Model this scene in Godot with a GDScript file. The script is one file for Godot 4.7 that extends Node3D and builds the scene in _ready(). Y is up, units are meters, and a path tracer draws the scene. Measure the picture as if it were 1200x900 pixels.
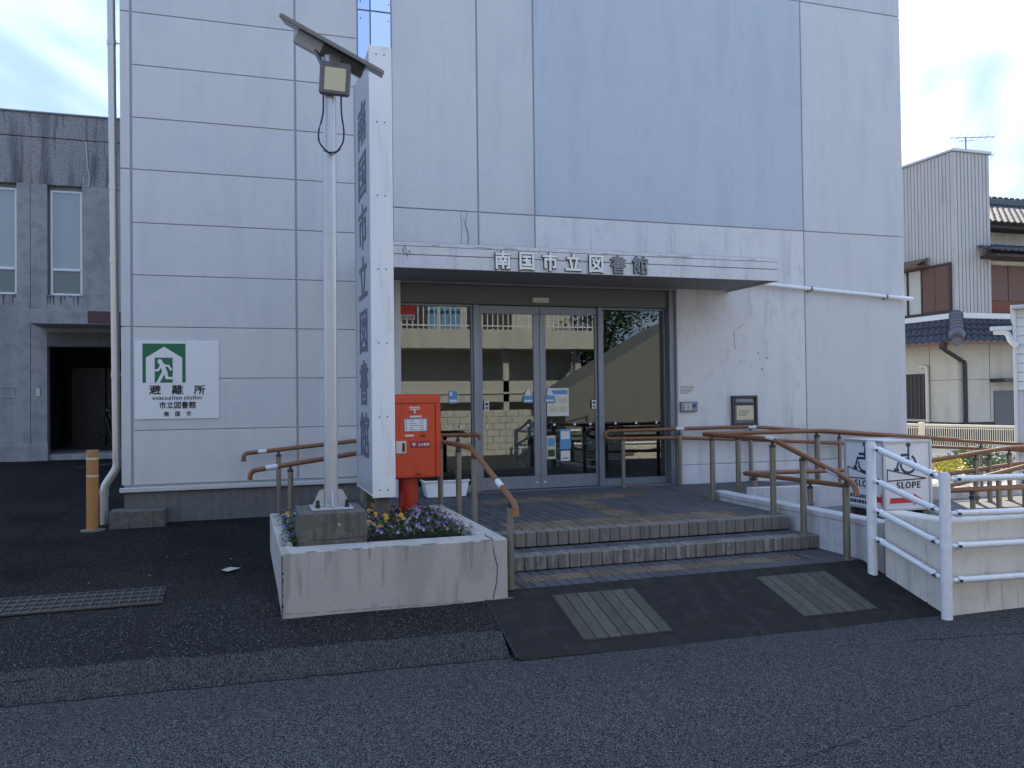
extends Node3D
# Units are metres. x runs along the library front (to the right), y is up (the camera's eye level is y = 0,
# the road lies at y = -1.70) and z comes out of the front wall (z = 0) towards the road.

const ROAD_Y := -1.70
const FLOOR_Y := -1.18
const STEP_Y := -1.314
const PAVE_Y := -1.441
const SIDEWALL_X := 5.13

var O := Vector3.ZERO            # world position of the thing that is being built
var taken := {}
var mats := {}
var shapes := {}
var rng := RandomNumberGenerator.new()

# ------------------------------------------------------------------ naming and nodes
func numbered(n: String) -> String:
	if not taken.has(n):
		taken[n] = 0
		return n
	taken[n] += 1
	return "%s_%03d" % [n, taken[n]]

func thing(called: String, label: String, category: String, at: Vector3, group := "") -> Node3D:
	var o := Node3D.new()
	o.name = numbered(called)
	o.position = at
	add_child(o)
	o.set_meta("label", label)
	o.set_meta("category", category)
	if group != "":
		o.set_meta("group", group)
	O = at
	return o

func part(called: String, st: SurfaceTool, m: Material, parent: Node) -> MeshInstance3D:
	var i := MeshInstance3D.new()
	i.name = called
	i.mesh = st.commit()
	i.material_override = m
	parent.add_child(i, true)
	return i

func structure(called: String, st: SurfaceTool, m: Material) -> MeshInstance3D:
	var i := MeshInstance3D.new()
	i.name = numbered(called)
	i.mesh = st.commit()
	i.material_override = m
	add_child(i)
	i.set_meta("kind", "structure")
	return i

func solo(called: String, st: SurfaceTool, m: Material, label: String, category: String, at: Vector3, group := "") -> MeshInstance3D:
	var i := MeshInstance3D.new()
	i.name = numbered(called)
	i.mesh = st.commit()
	i.material_override = m
	i.position = at
	add_child(i)
	i.set_meta("label", label)
	i.set_meta("category", category)
	if group != "":
		i.set_meta("group", group)
	return i

func stuff(i: Node) -> Node:
	i.set_meta("kind", "stuff")
	return i

# a small piece (brick, tile, board) that shares its mesh with alike pieces
func piece(called: String, size: Vector3, bevel: float, at: Vector3, m: Material, parent: Node, b := Basis()) -> MeshInstance3D:
	var key := "%.4f_%.4f_%.4f_%.4f" % [size.x, size.y, size.z, bevel]
	if not shapes.has(key):
		var keep := O
		O = Vector3.ZERO
		var st := ST()
		cbox(st, Vector3.ZERO, size, bevel)
		shapes[key] = st.commit()
		O = keep
	var i := MeshInstance3D.new()
	i.name = called
	i.mesh = shapes[key]
	i.material_override = m
	i.transform = Transform3D(b, at - O)
	parent.add_child(i, true)
	return i

# ------------------------------------------------------------------ mesh helpers
func ST() -> SurfaceTool:
	var st := SurfaceTool.new()
	st.begin(Mesh.PRIMITIVE_TRIANGLES)
	return st

func vtx(st: SurfaceTool, p: Vector3, n: Vector3) -> void:
	st.set_normal(n)
	st.add_vertex(p - O)

func tri(st: SurfaceTool, a: Vector3, b: Vector3, c: Vector3, out := Vector3.ZERO) -> void:
	var n := (c - a).cross(b - a)
	if n.length_squared() < 1e-16:
		return
	n = n.normalized()
	if out != Vector3.ZERO and n.dot(out) < 0.0:
		vtx(st, a, -n); vtx(st, c, -n); vtx(st, b, -n)
	else:
		vtx(st, a, n); vtx(st, b, n); vtx(st, c, n)

func quad(st: SurfaceTool, a: Vector3, b: Vector3, c: Vector3, d: Vector3, out := Vector3.ZERO) -> void:
	tri(st, a, b, c, out)
	tri(st, a, c, d, out)

func tri_n(st: SurfaceTool, a: Vector3, b: Vector3, c: Vector3, na: Vector3, nb: Vector3, nc: Vector3) -> void:
	if (c - a).cross(b - a).dot(na + nb + nc) < 0.0:
		vtx(st, a, na); vtx(st, c, nc); vtx(st, b, nb)
	else:
		vtx(st, a, na); vtx(st, b, nb); vtx(st, c, nc)

func cbox(st: SurfaceTool, c: Vector3, s: Vector3, bevel := 0.0, bs := Basis()) -> void:
	var h := s * 0.5
	var e := minf(bevel, minf(h.x, minf(h.y, h.z)) * 0.9)
	var ax := [Vector3.RIGHT, Vector3.UP, Vector3.BACK]
	for k in 3:
		var u: Vector3 = ax[(k + 1) % 3]
		var v: Vector3 = ax[(k + 2) % 3]
		var w: Vector3 = ax[k]
		var hu: float = h[(k + 1) % 3] - e
		var hv: float = h[(k + 2) % 3] - e
		for sg in [-1.0, 1.0]:
			var f: Vector3 = w * (h[k] * sg)
			quad(st, c + bs * (f - u * hu - v * hv), c + bs * (f + u * hu - v * hv), c + bs * (f + u * hu + v * hv), c + bs * (f - u * hu + v * hv), bs * (w * sg))
		if e > 0.0:
			for su in [-1.0, 1.0]:
				for sv in [-1.0, 1.0]:
					var hw: float = h[k] - e
					var p1: Vector3 = u * (h[(k + 1) % 3] * su) + v * (hv * sv)
					var p2: Vector3 = u * (hu * su) + v * (h[(k + 2) % 3] * sv)
					quad(st, c + bs * (p1 - w * hw), c + bs * (p1 + w * hw), c + bs * (p2 + w * hw), c + bs * (p2 - w * hw), bs * (u * su + v * sv))
	if e > 0.0:
		for sx in [-1.0, 1.0]:
			for sy in [-1.0, 1.0]:
				for sz in [-1.0, 1.0]:
					tri(st, c + bs * Vector3(h.x * sx, (h.y - e) * sy, (h.z - e) * sz), c + bs * Vector3((h.x - e) * sx, h.y * sy, (h.z - e) * sz), c + bs * Vector3((h.x - e) * sx, (h.y - e) * sy, h.z * sz), bs * Vector3(sx, sy, sz))

# box from its low corner to its high corner
func lh(st: SurfaceTool, lo: Vector3, hi: Vector3, bevel := 0.0) -> void:
	cbox(st, (lo + hi) * 0.5, hi - lo, bevel)

func tube(st: SurfaceTool, pts: Array, r: float, n := 10, caps := true, r_end := -1.0) -> void:
	var m := pts.size()
	var t0: Vector3 = (pts[1] - pts[0]).normalized()
	var u := t0.cross(Vector3.UP if absf(t0.y) < 0.9 else Vector3.RIGHT).normalized()
	var rings := []
	for i in m:
		var d: Vector3
		if i == 0:
			d = t0
		elif i == m - 1:
			d = (pts[i] - pts[i - 1]).normalized()
		else:
			d = ((pts[i] - pts[i - 1]).normalized() + (pts[i + 1] - pts[i]).normalized()).normalized()
		u = (u - d * u.dot(d)).normalized()
		var v := d.cross(u)
		var rr := r if r_end < 0.0 else lerpf(r, r_end, float(i) / (m - 1))
		var ring := []
		for k in n:
			var a := TAU * k / n
			var dir: Vector3 = u * cos(a) + v * sin(a)
			ring.append([pts[i] + dir * rr, dir])
		rings.append(ring)
	for i in m - 1:
		for k in n:
			var a = rings[i][k]
			var b = rings[i][(k + 1) % n]
			var c = rings[i + 1][(k + 1) % n]
			var d2 = rings[i + 1][k]
			tri_n(st, a[0], b[0], c[0], a[1], b[1], c[1])
			tri_n(st, a[0], c[0], d2[0], a[1], c[1], d2[1])
	if caps:
		for k in n:
			tri(st, pts[0], rings[0][k][0], rings[0][(k + 1) % n][0], -t0)
			tri(st, pts[m - 1], rings[m - 1][k][0], rings[m - 1][(k + 1) % n][0], pts[m - 1] - pts[m - 2])

# round the corners of a path
func rounded(pts: Array, r: float, n := 5) -> Array:
	var out := [pts[0]]
	for i in range(1, pts.size() - 1):
		var a: Vector3 = pts[i] + (pts[i - 1] - pts[i]).limit_length(r)
		var c: Vector3 = pts[i] + (pts[i + 1] - pts[i]).limit_length(r)
		for k in n + 1:
			var t := float(k) / n
			out.append(a.lerp(pts[i], t).lerp(pts[i].lerp(c, t), t))
	out.append(pts[-1])
	return out

# a polygon drawn in the x-y plane of xf, from z = 0 back to z = -depth
func prism(st: SurfaceTool, poly: PackedVector2Array, xf: Transform3D, depth: float) -> void:
	var idx := Geometry2D.triangulate_polygon(poly)
	var nz := xf.basis.z
	for k in range(0, idx.size(), 3):
		for s in [0.0, 1.0]:
			var q := []
			for j in 3:
				var p := poly[idx[k + j]]
				q.append(xf * Vector3(p.x, p.y, -depth * s))
			tri(st, q[0], q[1], q[2], nz if s == 0.0 else -nz)
	var ccw := not Geometry2D.is_polygon_clockwise(poly)
	for k in poly.size():
		var p := poly[k]
		var q := poly[(k + 1) % poly.size()]
		var e := (q - p)
		var o2 := Vector2(e.y, -e.x) * (1.0 if ccw else -1.0)
		quad(st, xf * Vector3(p.x, p.y, 0), xf * Vector3(q.x, q.y, 0), xf * Vector3(q.x, q.y, -depth), xf * Vector3(p.x, p.y, -depth), xf.basis * Vector3(o2.x, o2.y, 0))

func disc(st: SurfaceTool, c: Vector3, n: Vector3, r: float, k := 14, rx := -1.0) -> void:
	var u := n.cross(Vector3.UP if absf(n.y) < 0.9 else Vector3.RIGHT).normalized()
	var v := n.cross(u)
	for i in k:
		var a := TAU * i / k
		var b := TAU * (i + 1) / k
		tri(st, c, c + u * cos(a) * r + v * sin(a) * r, c + u * cos(b) * r + v * sin(b) * r, n)

# ------------------------------------------------------------------ lettering
# strokes on a 100 x 100 square, y down; each entry is one polyline
func strokes(ch: String) -> Array:
	match ch:
		"南": return [[12, 18, 88, 18], [50, 4, 50, 36], [14, 36, 14, 97], [14, 36, 86, 36], [86, 36, 86, 92, 74, 94], [33, 42, 40, 55], [67, 42, 60, 55], [28, 58, 72, 58], [26, 74, 74, 74], [50, 58, 50, 95]]
		"国": return [[12, 9, 12, 97], [12, 9, 88, 9], [88, 9, 88, 97], [12, 92, 88, 92], [28, 28, 72, 28], [30, 49, 70, 49], [26, 74, 74, 74], [50, 28, 50, 74], [62, 58, 69, 67]]
		"市": return [[50, 3, 50, 20], [8, 20, 92, 20], [20, 38, 20, 84], [20, 38, 80, 38], [80, 38, 80, 80, 68, 81], [50, 20, 50, 98]]
		"立": return [[50, 4, 50, 24], [14, 26, 86, 26], [31, 38, 40, 80], [70, 36, 60, 88], [6, 90, 94, 90]]
		"図": return [[12, 9, 12, 97], [12, 9, 88, 9], [88, 9, 88, 97], [12, 92, 88, 92], [31, 26, 37, 40], [50, 22, 54, 36], [73, 26, 60, 56, 27, 80], [32, 48, 75, 80]]
		"書": return [[22, 12, 77, 12], [77, 12, 77, 35], [6, 23, 94, 23], [22, 34, 77, 34], [16, 45, 84, 45], [6, 56, 94, 56], [50, 2, 50, 56], [24, 66, 24, 98], [24, 66, 76, 66], [76, 66, 76, 98], [24, 80, 76, 80], [24, 95, 76, 95]]
		"館": return [[27, 3, 6, 28], [27, 3, 48, 24], [27, 16, 27, 28], [14, 29, 41, 29], [41, 29, 41, 58], [14, 43, 41, 43], [14, 58, 41, 58], [14, 29, 14, 93, 34, 84], [28, 66, 45, 92], [73, 2, 73, 13], [52, 15, 95, 15], [52, 15, 52, 29], [95, 15, 95, 27], [60, 29, 60, 97], [60, 29, 86, 29], [86, 29, 86, 54], [60, 54, 86, 54], [60, 67, 90, 67], [90, 67, 90, 95], [60, 94, 90, 94]]
		"避": return [[10, 8, 20, 22], [4, 38, 20, 38], [20, 38, 20, 72, 4, 92], [20, 74, 40, 91, 97, 93], [34, 9, 60, 9], [60, 9, 60, 29], [34, 29, 60, 29], [35, 9, 35, 52, 28, 72], [40, 43, 58, 43], [58, 43, 58, 70], [40, 69, 58, 69], [40, 43, 40, 70], [79, 3, 79, 14], [65, 16, 95, 16], [71, 20, 75, 34], [88, 20, 84, 34], [63, 38, 97, 38], [65, 55, 95, 55], [79, 38, 79, 82]]
		"難": return [[5, 14, 49, 14], [18, 3, 18, 27], [36, 3, 36, 27], [18, 26, 36, 26], [9, 37, 45, 37], [9, 37, 9, 56], [45, 37, 45, 56], [9, 55, 45, 55], [27, 26, 27, 77], [6, 66, 48, 66], [4, 78, 50, 78], [25, 79, 6, 97], [29, 79, 48, 97], [64, 3, 52, 36], [61, 24, 61, 98], [79, 3, 74, 20], [60, 22, 97, 22], [60, 44, 93, 44], [60, 66, 93, 66], [60, 90, 98, 90], [77, 22, 77, 90]]
		"所": return [[6, 12, 50, 12], [13, 30, 45, 30], [45, 30, 45, 55], [13, 54, 45, 54], [13, 30, 12, 62, 4, 96], [91, 6, 58, 17], [59, 17, 59, 60, 50, 96], [59, 42, 97, 42], [80, 42, 80, 98]]
		"日": return [[22, 8, 22, 96], [22, 10, 78, 10], [78, 8, 78, 96], [22, 50, 78, 50], [22, 92, 78, 92]]
		"本": return [[8, 24, 92, 24], [50, 4, 50, 97], [48, 26, 8, 76], [52, 26, 92, 76], [30, 74, 70, 74]]
		"郵": return [[40, 4, 10, 12], [4, 24, 56, 24], [30, 10, 30, 88], [6, 42, 54, 42], [14, 26, 14, 60], [46, 26, 46, 60], [4, 60, 56, 60], [6, 90, 54, 84], [66, 8, 66, 97], [66, 8, 92, 8, 80, 36, 94, 56, 76, 66]]
		"便": return [[26, 4, 6, 46], [18, 30, 18, 97], [34, 12, 96, 12], [40, 26, 90, 26], [40, 42, 90, 42], [40, 58, 90, 58], [40, 26, 40, 58], [90, 26, 90, 58], [64, 12, 62, 66, 34, 96], [44, 70, 96, 96]]
		"〒": return [[8, 14, 92, 14], [8, 42, 92, 42], [50, 42, 50, 98]]
	return []

# a glyph in the unit square of xf (x right, y up, z out), strokes of width w (of 100), raised by depth
func glyph(st: SurfaceTool, ch: String, xf: Transform3D, w: float, depth: float) -> void:
	var n := 0
	for s in strokes(ch):
		for k in range(0, s.size() - 2, 2):
			var a := Vector2(s[k] / 100.0 - 0.5, 0.5 - s[k + 1] / 100.0)
			var b := Vector2(s[k + 2] / 100.0 - 0.5, 0.5 - s[k + 3] / 100.0)
			var d := (b - a).normalized() * (w / 200.0)
			var q := Vector2(-d.y, d.x)
			a -= d * 0.8
			b += d * 0.8
			var z := depth * (1.0 - 0.012 * (n % 9))
			prism(st, PackedVector2Array([a - q, b - q, b + q, a + q]), xf * Transform3D(Basis(), Vector3(0, 0, z)), z * 0.985)
			n += 1

func frame_xy(c: Vector3, sx: float, sy: float) -> Transform3D:      # faces +z
	return Transform3D(Basis(Vector3(sx, 0, 0), Vector3(0, sy, 0), Vector3(0, 0, 1)), c)

func frame_left(c: Vector3, sz: float, sy: float) -> Transform3D:    # faces -x, reads from back to front
	return Transform3D(Basis(Vector3(0, 0, sz), Vector3(0, sy, 0), Vector3(-1, 0, 0)), c)

func words(called: String, text: String, size: float, at: Vector3, m: Material, parent: Node, b := Basis(), bold := true, squeeze := 1.0) -> MeshInstance3D:
	var t := TextMesh.new()
	var f := SystemFont.new()
	f.font_names = PackedStringArray(["Droid Sans"])
	f.font_weight = 700 if bold else 400
	t.font = f
	t.text = text
	t.font_size = 32
	t.pixel_size = size / 32.0
	t.depth = 0.002
	var i := MeshInstance3D.new()
	i.name = called
	i.mesh = t
	i.material_override = m
	i.transform = Transform3D(b * Basis.from_scale(Vector3(squeeze, 1, 1)), at - O)
	parent.add_child(i, true)
	return i

# ------------------------------------------------------------------ materials
func lin(r: float, g: float, b: float) -> Color:
	return Color(r, g, b).linear_to_srgb()

func noise(seed_: int, freq: float, type := FastNoiseLite.TYPE_SIMPLEX_SMOOTH, oct := 4) -> FastNoiseLite:
	var n := FastNoiseLite.new()
	n.seed = seed_
	n.frequency = freq
	n.noise_type = type
	n.fractal_octaves = oct
	if oct == 1:
		n.fractal_type = FastNoiseLite.FRACTAL_NONE
	return n

# grey values of a seamless noise; stretch > 1 draws it out along v (downwards)
func grey(size: int, n: FastNoiseLite, stretch := 1) -> PackedByteArray:
	var im := n.get_seamless_image(size, maxi(16, size / stretch), false, false, 0.12)
	im.convert(Image.FORMAT_L8)
	if stretch > 1:
		im.resize(size, size, Image.INTERPOLATE_CUBIC)
	return im.get_data()

# base colour with layers [grey values, colour, low, high, strength]; colours are linear
func layered(size: int, base: Color, layers: Array) -> ImageTexture:
	var r := PackedFloat32Array(); var g := PackedFloat32Array(); var b := PackedFloat32Array()
	var n := size * size
	r.resize(n); g.resize(n); b.resize(n)
	r.fill(base.r); g.fill(base.g); b.fill(base.b)
	for l in layers:
		var v: PackedByteArray = l[0]
		var c: Color = l[1]
		var tab := PackedFloat32Array()
		tab.resize(256)
		for k in 256:
			tab[k] = smoothstep(l[2], l[3], k / 255.0) * l[4]
		for i in n:
			var t := tab[v[i]]
			if t > 0.0:
				r[i] += (c.r - r[i]) * t
				g[i] += (c.g - g[i]) * t
				b[i] += (c.b - b[i]) * t
	var srgb := PackedByteArray()
	srgb.resize(1025)
	for k in 1025:
		srgb[k] = clampi(int(Color(k / 1024.0, 0, 0).linear_to_srgb().r * 255.0 + 0.5), 0, 255)
	var out := PackedByteArray()
	out.resize(n * 3)
	for i in n:
		out[i * 3] = srgb[clampi(int(r[i] * 1024.0), 0, 1024)]
		out[i * 3 + 1] = srgb[clampi(int(g[i] * 1024.0), 0, 1024)]
		out[i * 3 + 2] = srgb[clampi(int(b[i] * 1024.0), 0, 1024)]
	return ImageTexture.create_from_image(Image.create_from_data(size, size, false, Image.FORMAT_RGB8, out))

func bumps(size: int, v: PackedByteArray) -> ImageTexture:
	return ImageTexture.create_from_image(Image.create_from_data(size, size, false, Image.FORMAT_L8, v))

func tri_mat(t: Texture2D, per_metre: float, rough: float, bump: Texture2D = null, bump_cm := 0.0, tint := Color.WHITE) -> StandardMaterial3D:
	var m := StandardMaterial3D.new()
	m.albedo_texture = t
	m.albedo_color = tint
	m.roughness = rough
	m.uv1_triplanar = true
	m.uv1_world_triplanar = true
	m.uv1_scale = Vector3.ONE * per_metre
	if bump:
		m.heightmap_enabled = true
		m.heightmap_texture = bump
		m.heightmap_scale = bump_cm
	return m

func flat(r: float, g: float, b: float, rough := 0.6, metal := 0.0, spec := 0.5) -> StandardMaterial3D:
	var m := StandardMaterial3D.new()
	m.albedo_color = lin(r, g, b)
	m.roughness = rough
	m.metallic = metal
	m.metallic_specular = spec
	return m

func tinted(m: StandardMaterial3D, c: Color) -> StandardMaterial3D:
	var d: StandardMaterial3D = m.duplicate()
	d.albedo_color = Color(m.albedo_color.r * c.r, m.albedo_color.g * c.g, m.albedo_color.b * c.b)
	return d

func make_materials() -> void:
	var fine := grey(512, noise(1, 0.12, FastNoiseLite.TYPE_SIMPLEX_SMOOTH, 3))
	var blot := grey(512, noise(2, 0.008))
	var blot2 := grey(512, noise(3, 0.016))
	var streak := grey(512, noise(4, 0.03, FastNoiseLite.TYPE_SIMPLEX_SMOOTH, 4), 12)
	var streak2 := grey(512, noise(5, 0.012, FastNoiseLite.TYPE_SIMPLEX_SMOOTH, 5), 8)
	var grain := grey(512, noise(6, 0.45, FastNoiseLite.TYPE_VALUE, 2))
	var cn := noise(7, 0.26, FastNoiseLite.TYPE_CELLULAR, 1)
	cn.cellular_return_type = FastNoiseLite.RETURN_CELL_VALUE
	var cells := grey(1024, cn)
	var cn2 := noise(8, 0.26, FastNoiseLite.TYPE_CELLULAR, 1)
	cn2.cellular_return_type = FastNoiseLite.RETURN_DISTANCE
	var celld := grey(1024, cn2)
	var blotb := grey(1024, noise(9, 0.004))
	var bump_fine := bumps(512, fine)
	var bump_grain := bumps(512, grain)
	var bump_cells := bumps(1024, celld)
	# painted wall panels of the library
	var wall := layered(512, Color(0.575, 0.578, 0.575), [[streak2, Color(0.485, 0.51, 0.53), 0.45, 0.85, 0.4], [streak, Color(0.50, 0.522, 0.54), 0.5, 0.9, 0.4], [blot, Color(0.595, 0.61, 0.615), 0.5, 0.85, 0.4], [blot2, Color(0.47, 0.495, 0.52), 0.62, 0.9, 0.3]])
	mats.wall = tri_mat(wall, 0.36, 0.62, bump_fine, 0.06)
	mats.wall_a = tinted(mats.wall, Color(0.985, 0.985, 0.99))
	mats.wall_b = tinted(mats.wall, Color(1.0, 0.998, 0.994))
	mats.wall_blue = tinted(mats.wall, Color(0.90, 0.94, 0.985))
	mats.wall_worn = tri_mat(layered(512, Color(0.64, 0.637, 0.64), [[streak2, Color(0.49, 0.51, 0.53), 0.45, 0.85, 0.4], [blot2, Color(0.48, 0.49, 0.51), 0.58, 0.85, 0.4], [blot, Color(0.62, 0.625, 0.62), 0.5, 0.8, 0.4], [streak, Color(0.42, 0.43, 0.45), 0.72, 0.92, 0.45]]), 0.45, 0.7, bump_fine, 0.1)
	mats.joint = flat(0.36, 0.375, 0.40, 0.9)
	mats.crack = flat(0.20, 0.205, 0.21, 0.9)
	mats.plinth = tri_mat(layered(512, Color(0.135, 0.134, 0.127), [[streak, Color(0.09, 0.089, 0.085), 0.45, 0.8, 0.5], [blot2, Color(0.17, 0.168, 0.158), 0.5, 0.8, 0.5], [fine, Color(0.10, 0.10, 0.095), 0.55, 0.85, 0.3]]), 0.7, 0.9, bump_fine, 0.2)
	mats.sill = flat(0.50, 0.51, 0.50, 0.5)
	mats.white_wall = tri_mat(layered(512, Color(0.56, 0.56, 0.56), [[streak, Color(0.36, 0.36, 0.355), 0.55, 0.85, 0.5], [blot2, Color(0.46, 0.46, 0.455), 0.5, 0.75, 0.5], [fine, Color(0.30, 0.30, 0.29), 0.68, 0.85, 0.4]]), 0.9, 0.85, bump_fine, 0.1)
	mats.concrete_light = tri_mat(layered(512, Color(0.43, 0.405, 0.365), [[streak2, Color(0.29, 0.278, 0.255), 0.46, 0.85, 0.55], [fine, Color(0.32, 0.305, 0.28), 0.5, 0.85, 0.35], [streak, Color(0.19, 0.185, 0.17), 0.66, 0.9, 0.5], [grain, Color(0.26, 0.255, 0.24), 0.66, 0.9, 0.3]]), 0.42, 0.9, bump_fine, 0.10)
	mats.stain_soft = flat(0.285, 0.272, 0.248, 0.95)
	mats.concrete_dark = tri_mat(layered(512, Color(0.115, 0.108, 0.090), [[streak, Color(0.065, 0.061, 0.05), 0.48, 0.75, 0.6], [blot2, Color(0.16, 0.152, 0.13), 0.5, 0.8, 0.6], [grain, Color(0.10, 0.095, 0.08), 0.58, 0.85, 0.4]]), 1.3, 0.95, bump_fine, 0.5)
	mats.concrete_cream = tri_mat(layered(512, Color(0.72, 0.68, 0.60), [[streak2, Color(0.63, 0.59, 0.52), 0.45, 0.75, 0.6], [streak, Color(0.36, 0.35, 0.32), 0.66, 0.88, 0.45], [blot2, Color(0.58, 0.565, 0.52), 0.5, 0.8, 0.4], [fine, Color(0.46, 0.45, 0.41), 0.6, 0.85, 0.3]]), 0.7, 0.9, bump_fine, 0.08)
	# asphalts: cells are the stones
	mats.road = tri_mat(layered(1024, Color(0.058, 0.0575, 0.058), [[cells, Color(0.20, 0.197, 0.197), 0.52, 1.0, 0.95], [cells, Color(0.010, 0.010, 0.012), 0.46, 0.1, 0.95]]), 0.72, 0.85, bump_cells, 0.6)
	mats.road.vertex_color_use_as_albedo = true
	mats.yard = tri_mat(layered(1024, Color(0.033, 0.0312, 0.030), [[cells, Color(0.060, 0.0575, 0.055), 0.5, 0.95, 0.8], [cells, Color(0.12, 0.116, 0.11), 0.80, 0.95, 0.8], [cells, Color(0.40, 0.385, 0.36), 0.972, 0.998, 0.9], [cells, Color(0.018, 0.0175, 0.0175), 0.45, 0.15, 0.7]]), 0.72, 0.85, bump_cells, 0.8)
	mats.yard.vertex_color_use_as_albedo = true
	mats.yard.metallic_specular = 0.12
	mats.road.metallic_specular = 0.25
	mats.apron = tri_mat(layered(512, Color(0.031, 0.030, 0.0285), [[blot2, Color(0.043, 0.0412, 0.038), 0.48, 0.8, 0.75], [grain, Color(0.019, 0.0186, 0.0182), 0.55, 0.8, 0.6], [fine, Color(0.036, 0.035, 0.033), 0.58, 0.85, 0.5], [blot, Color(0.046, 0.044, 0.041), 0.58, 0.8, 0.6]]), 0.8, 0.9, bump_grain, 0.25)
	mats.gutter = tri_mat(layered(1024, Color(0.045, 0.0445, 0.044), [[cells, Color(0.15, 0.148, 0.145), 0.52, 0.97, 0.9], [cells, Color(0.010, 0.010, 0.011), 0.45, 0.1, 0.9]]), 0.72, 0.9, bump_cells, 0.8)
	mats.apron.metallic_specular = 0.15
	mats.gutter.metallic_specular = 0.2
	# pavers
	var pav := layered(512, Color(0.076, 0.075, 0.083), [[grain, Color(0.108, 0.106, 0.112), 0.5, 0.9, 0.6], [blot2, Color(0.052, 0.053, 0.060), 0.5, 0.8, 0.6]])
	mats.paver = []
	for k in 4:
		mats.paver.append(tri_mat(pav, 2.0, 0.75, bump_grain, 0.12, Color.WHITE * [0.93, 1.0, 0.86, 0.97][k]))
	var tan_t := layered(512, Color(0.175, 0.132, 0.083), [[grain, Color(0.215, 0.168, 0.112), 0.5, 0.9, 0.6], [blot2, Color(0.12, 0.097, 0.070), 0.48, 0.75, 0.7]])
	mats.tan = []
	for k in 3:
		mats.tan.append(tri_mat(tan_t, 2.0, 0.8, bump_grain, 0.12, Color.WHITE * [0.92, 1.0, 0.84][k]))
	var nose := layered(512, Color(0.185, 0.167, 0.143), [[grain, Color(0.23, 0.21, 0.182), 0.5, 0.9, 0.5], [streak, Color(0.122, 0.111, 0.096), 0.48, 0.75, 0.6]])
	mats.nosing = []
	for k in 3:
		mats.nosing.append(tri_mat(nose, 2.0, 0.8, bump_grain, 0.15, Color.WHITE * [0.965, 1.0, 0.92][k]))
	mats.nosing_white = tri_mat(layered(512, Color(0.155, 0.14, 0.12), [[streak, Color(0.33, 0.315, 0.285), 0.42, 0.8, 0.7], [blot2, Color(0.11, 0.105, 0.095), 0.45, 0.7, 0.6], [grain, Color(0.12, 0.115, 0.105), 0.5, 0.9, 0.5]]), 1.1, 0.85, bump_grain, 0.2)
	mats.grout = flat(0.022, 0.022, 0.023, 0.95)
	mats.slab = []
	var slab_t := layered(512, Color(0.088, 0.080, 0.060), [[grain, Color(0.112, 0.102, 0.08), 0.5, 0.9, 0.5], [blot2, Color(0.058, 0.052, 0.041), 0.5, 0.78, 0.7]])
	for k in 3:
		mats.slab.append(tri_mat(slab_t, 1.7, 0.9, bump_grain, 0.2, Color.WHITE * [0.94, 1.0, 0.87][k]))
	# metals, paints, plastics
	mats.alu = tri_mat(layered(512, Color(0.235, 0.262, 0.31), [[streak, Color(0.20, 0.223, 0.262), 0.45, 0.8, 0.6]]), 1.0, 0.42)
	mats.alu.metallic = 0.55
	mats.header = flat(0.13, 0.132, 0.135, 0.5, 0.2)
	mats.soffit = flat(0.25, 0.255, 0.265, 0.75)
	mats.galv = tri_mat(layered(512, Color(0.46, 0.475, 0.50), [[blot2, Color(0.43, 0.445, 0.47), 0.45, 0.75, 0.5]]), 1.0, 0.34)
	mats.galv.metallic = 0.5
	mats.pipe = flat(0.50, 0.48, 0.43, 0.36, 0.7)
	mats.post = tri_mat(layered(512, Color(0.245, 0.222, 0.180), [[streak, Color(0.19, 0.17, 0.135), 0.45, 0.8, 0.6]]), 1.5, 0.4)
	mats.post.metallic = 0.55
	mats.rail = tri_mat(layered(512, Color(0.215, 0.092, 0.038), [[streak2, Color(0.155, 0.066, 0.030), 0.45, 0.75, 0.6], [blot2, Color(0.27, 0.125, 0.055), 0.55, 0.8, 0.5]]), 2.2, 0.5)
	mats.rail_end = flat(0.33, 0.125, 0.045, 0.45)
	mats.band = flat(0.62, 0.64, 0.68, 0.4)
	mats.dark_metal = flat(0.055, 0.055, 0.058, 0.45, 0.3)
	mats.white_paint = tri_mat(layered(512, Color(0.78, 0.79, 0.80), [[blot2, Color(0.70, 0.71, 0.72), 0.5, 0.8, 0.6], [streak, Color(0.55, 0.55, 0.54), 0.7, 0.9, 0.4]]), 1.5, 0.38)
	mats.pylon = tri_mat(layered(512, Color(0.80, 0.805, 0.79), [[streak2, Color(0.73, 0.735, 0.73), 0.45, 0.8, 0.6], [streak, Color(0.60, 0.61, 0.62), 0.66, 0.9, 0.4]]), 0.8, 0.4)
	mats.pylon_face = tri_mat(layered(512, Color(0.39, 0.41, 0.44), [[streak2, Color(0.34, 0.36, 0.39), 0.45, 0.8, 0.6]]), 0.8, 0.3)
	mats.navy = flat(0.065, 0.078, 0.135, 0.45)
	mats.red = tri_mat(layered(512, Color(0.60, 0.060, 0.016), [[blot2, Color(0.54, 0.055, 0.017), 0.5, 0.8, 0.6], [streak, Color(0.42, 0.036, 0.014), 0.62, 0.9, 0.5]]), 1.6, 0.36)
	mats.red_dark = flat(0.20, 0.015, 0.01, 0.6)
	mats.pole_red = flat(0.47, 0.030, 0.010, 0.35)
	mats.print_white = flat(0.70, 0.71, 0.72, 0.45)
	mats.print_black = flat(0.012, 0.012, 0.014, 0.5)
	mats.print_navy = flat(0.02, 0.03, 0.10, 0.5)
	mats.print_green = flat(0.0, 0.13, 0.052, 0.45)
	mats.print_red = flat(0.58, 0.03, 0.035, 0.5)
	mats.print_blue = flat(0.10, 0.28, 0.52, 0.5)
	mats.paper = flat(0.66, 0.66, 0.62, 0.8)
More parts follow.
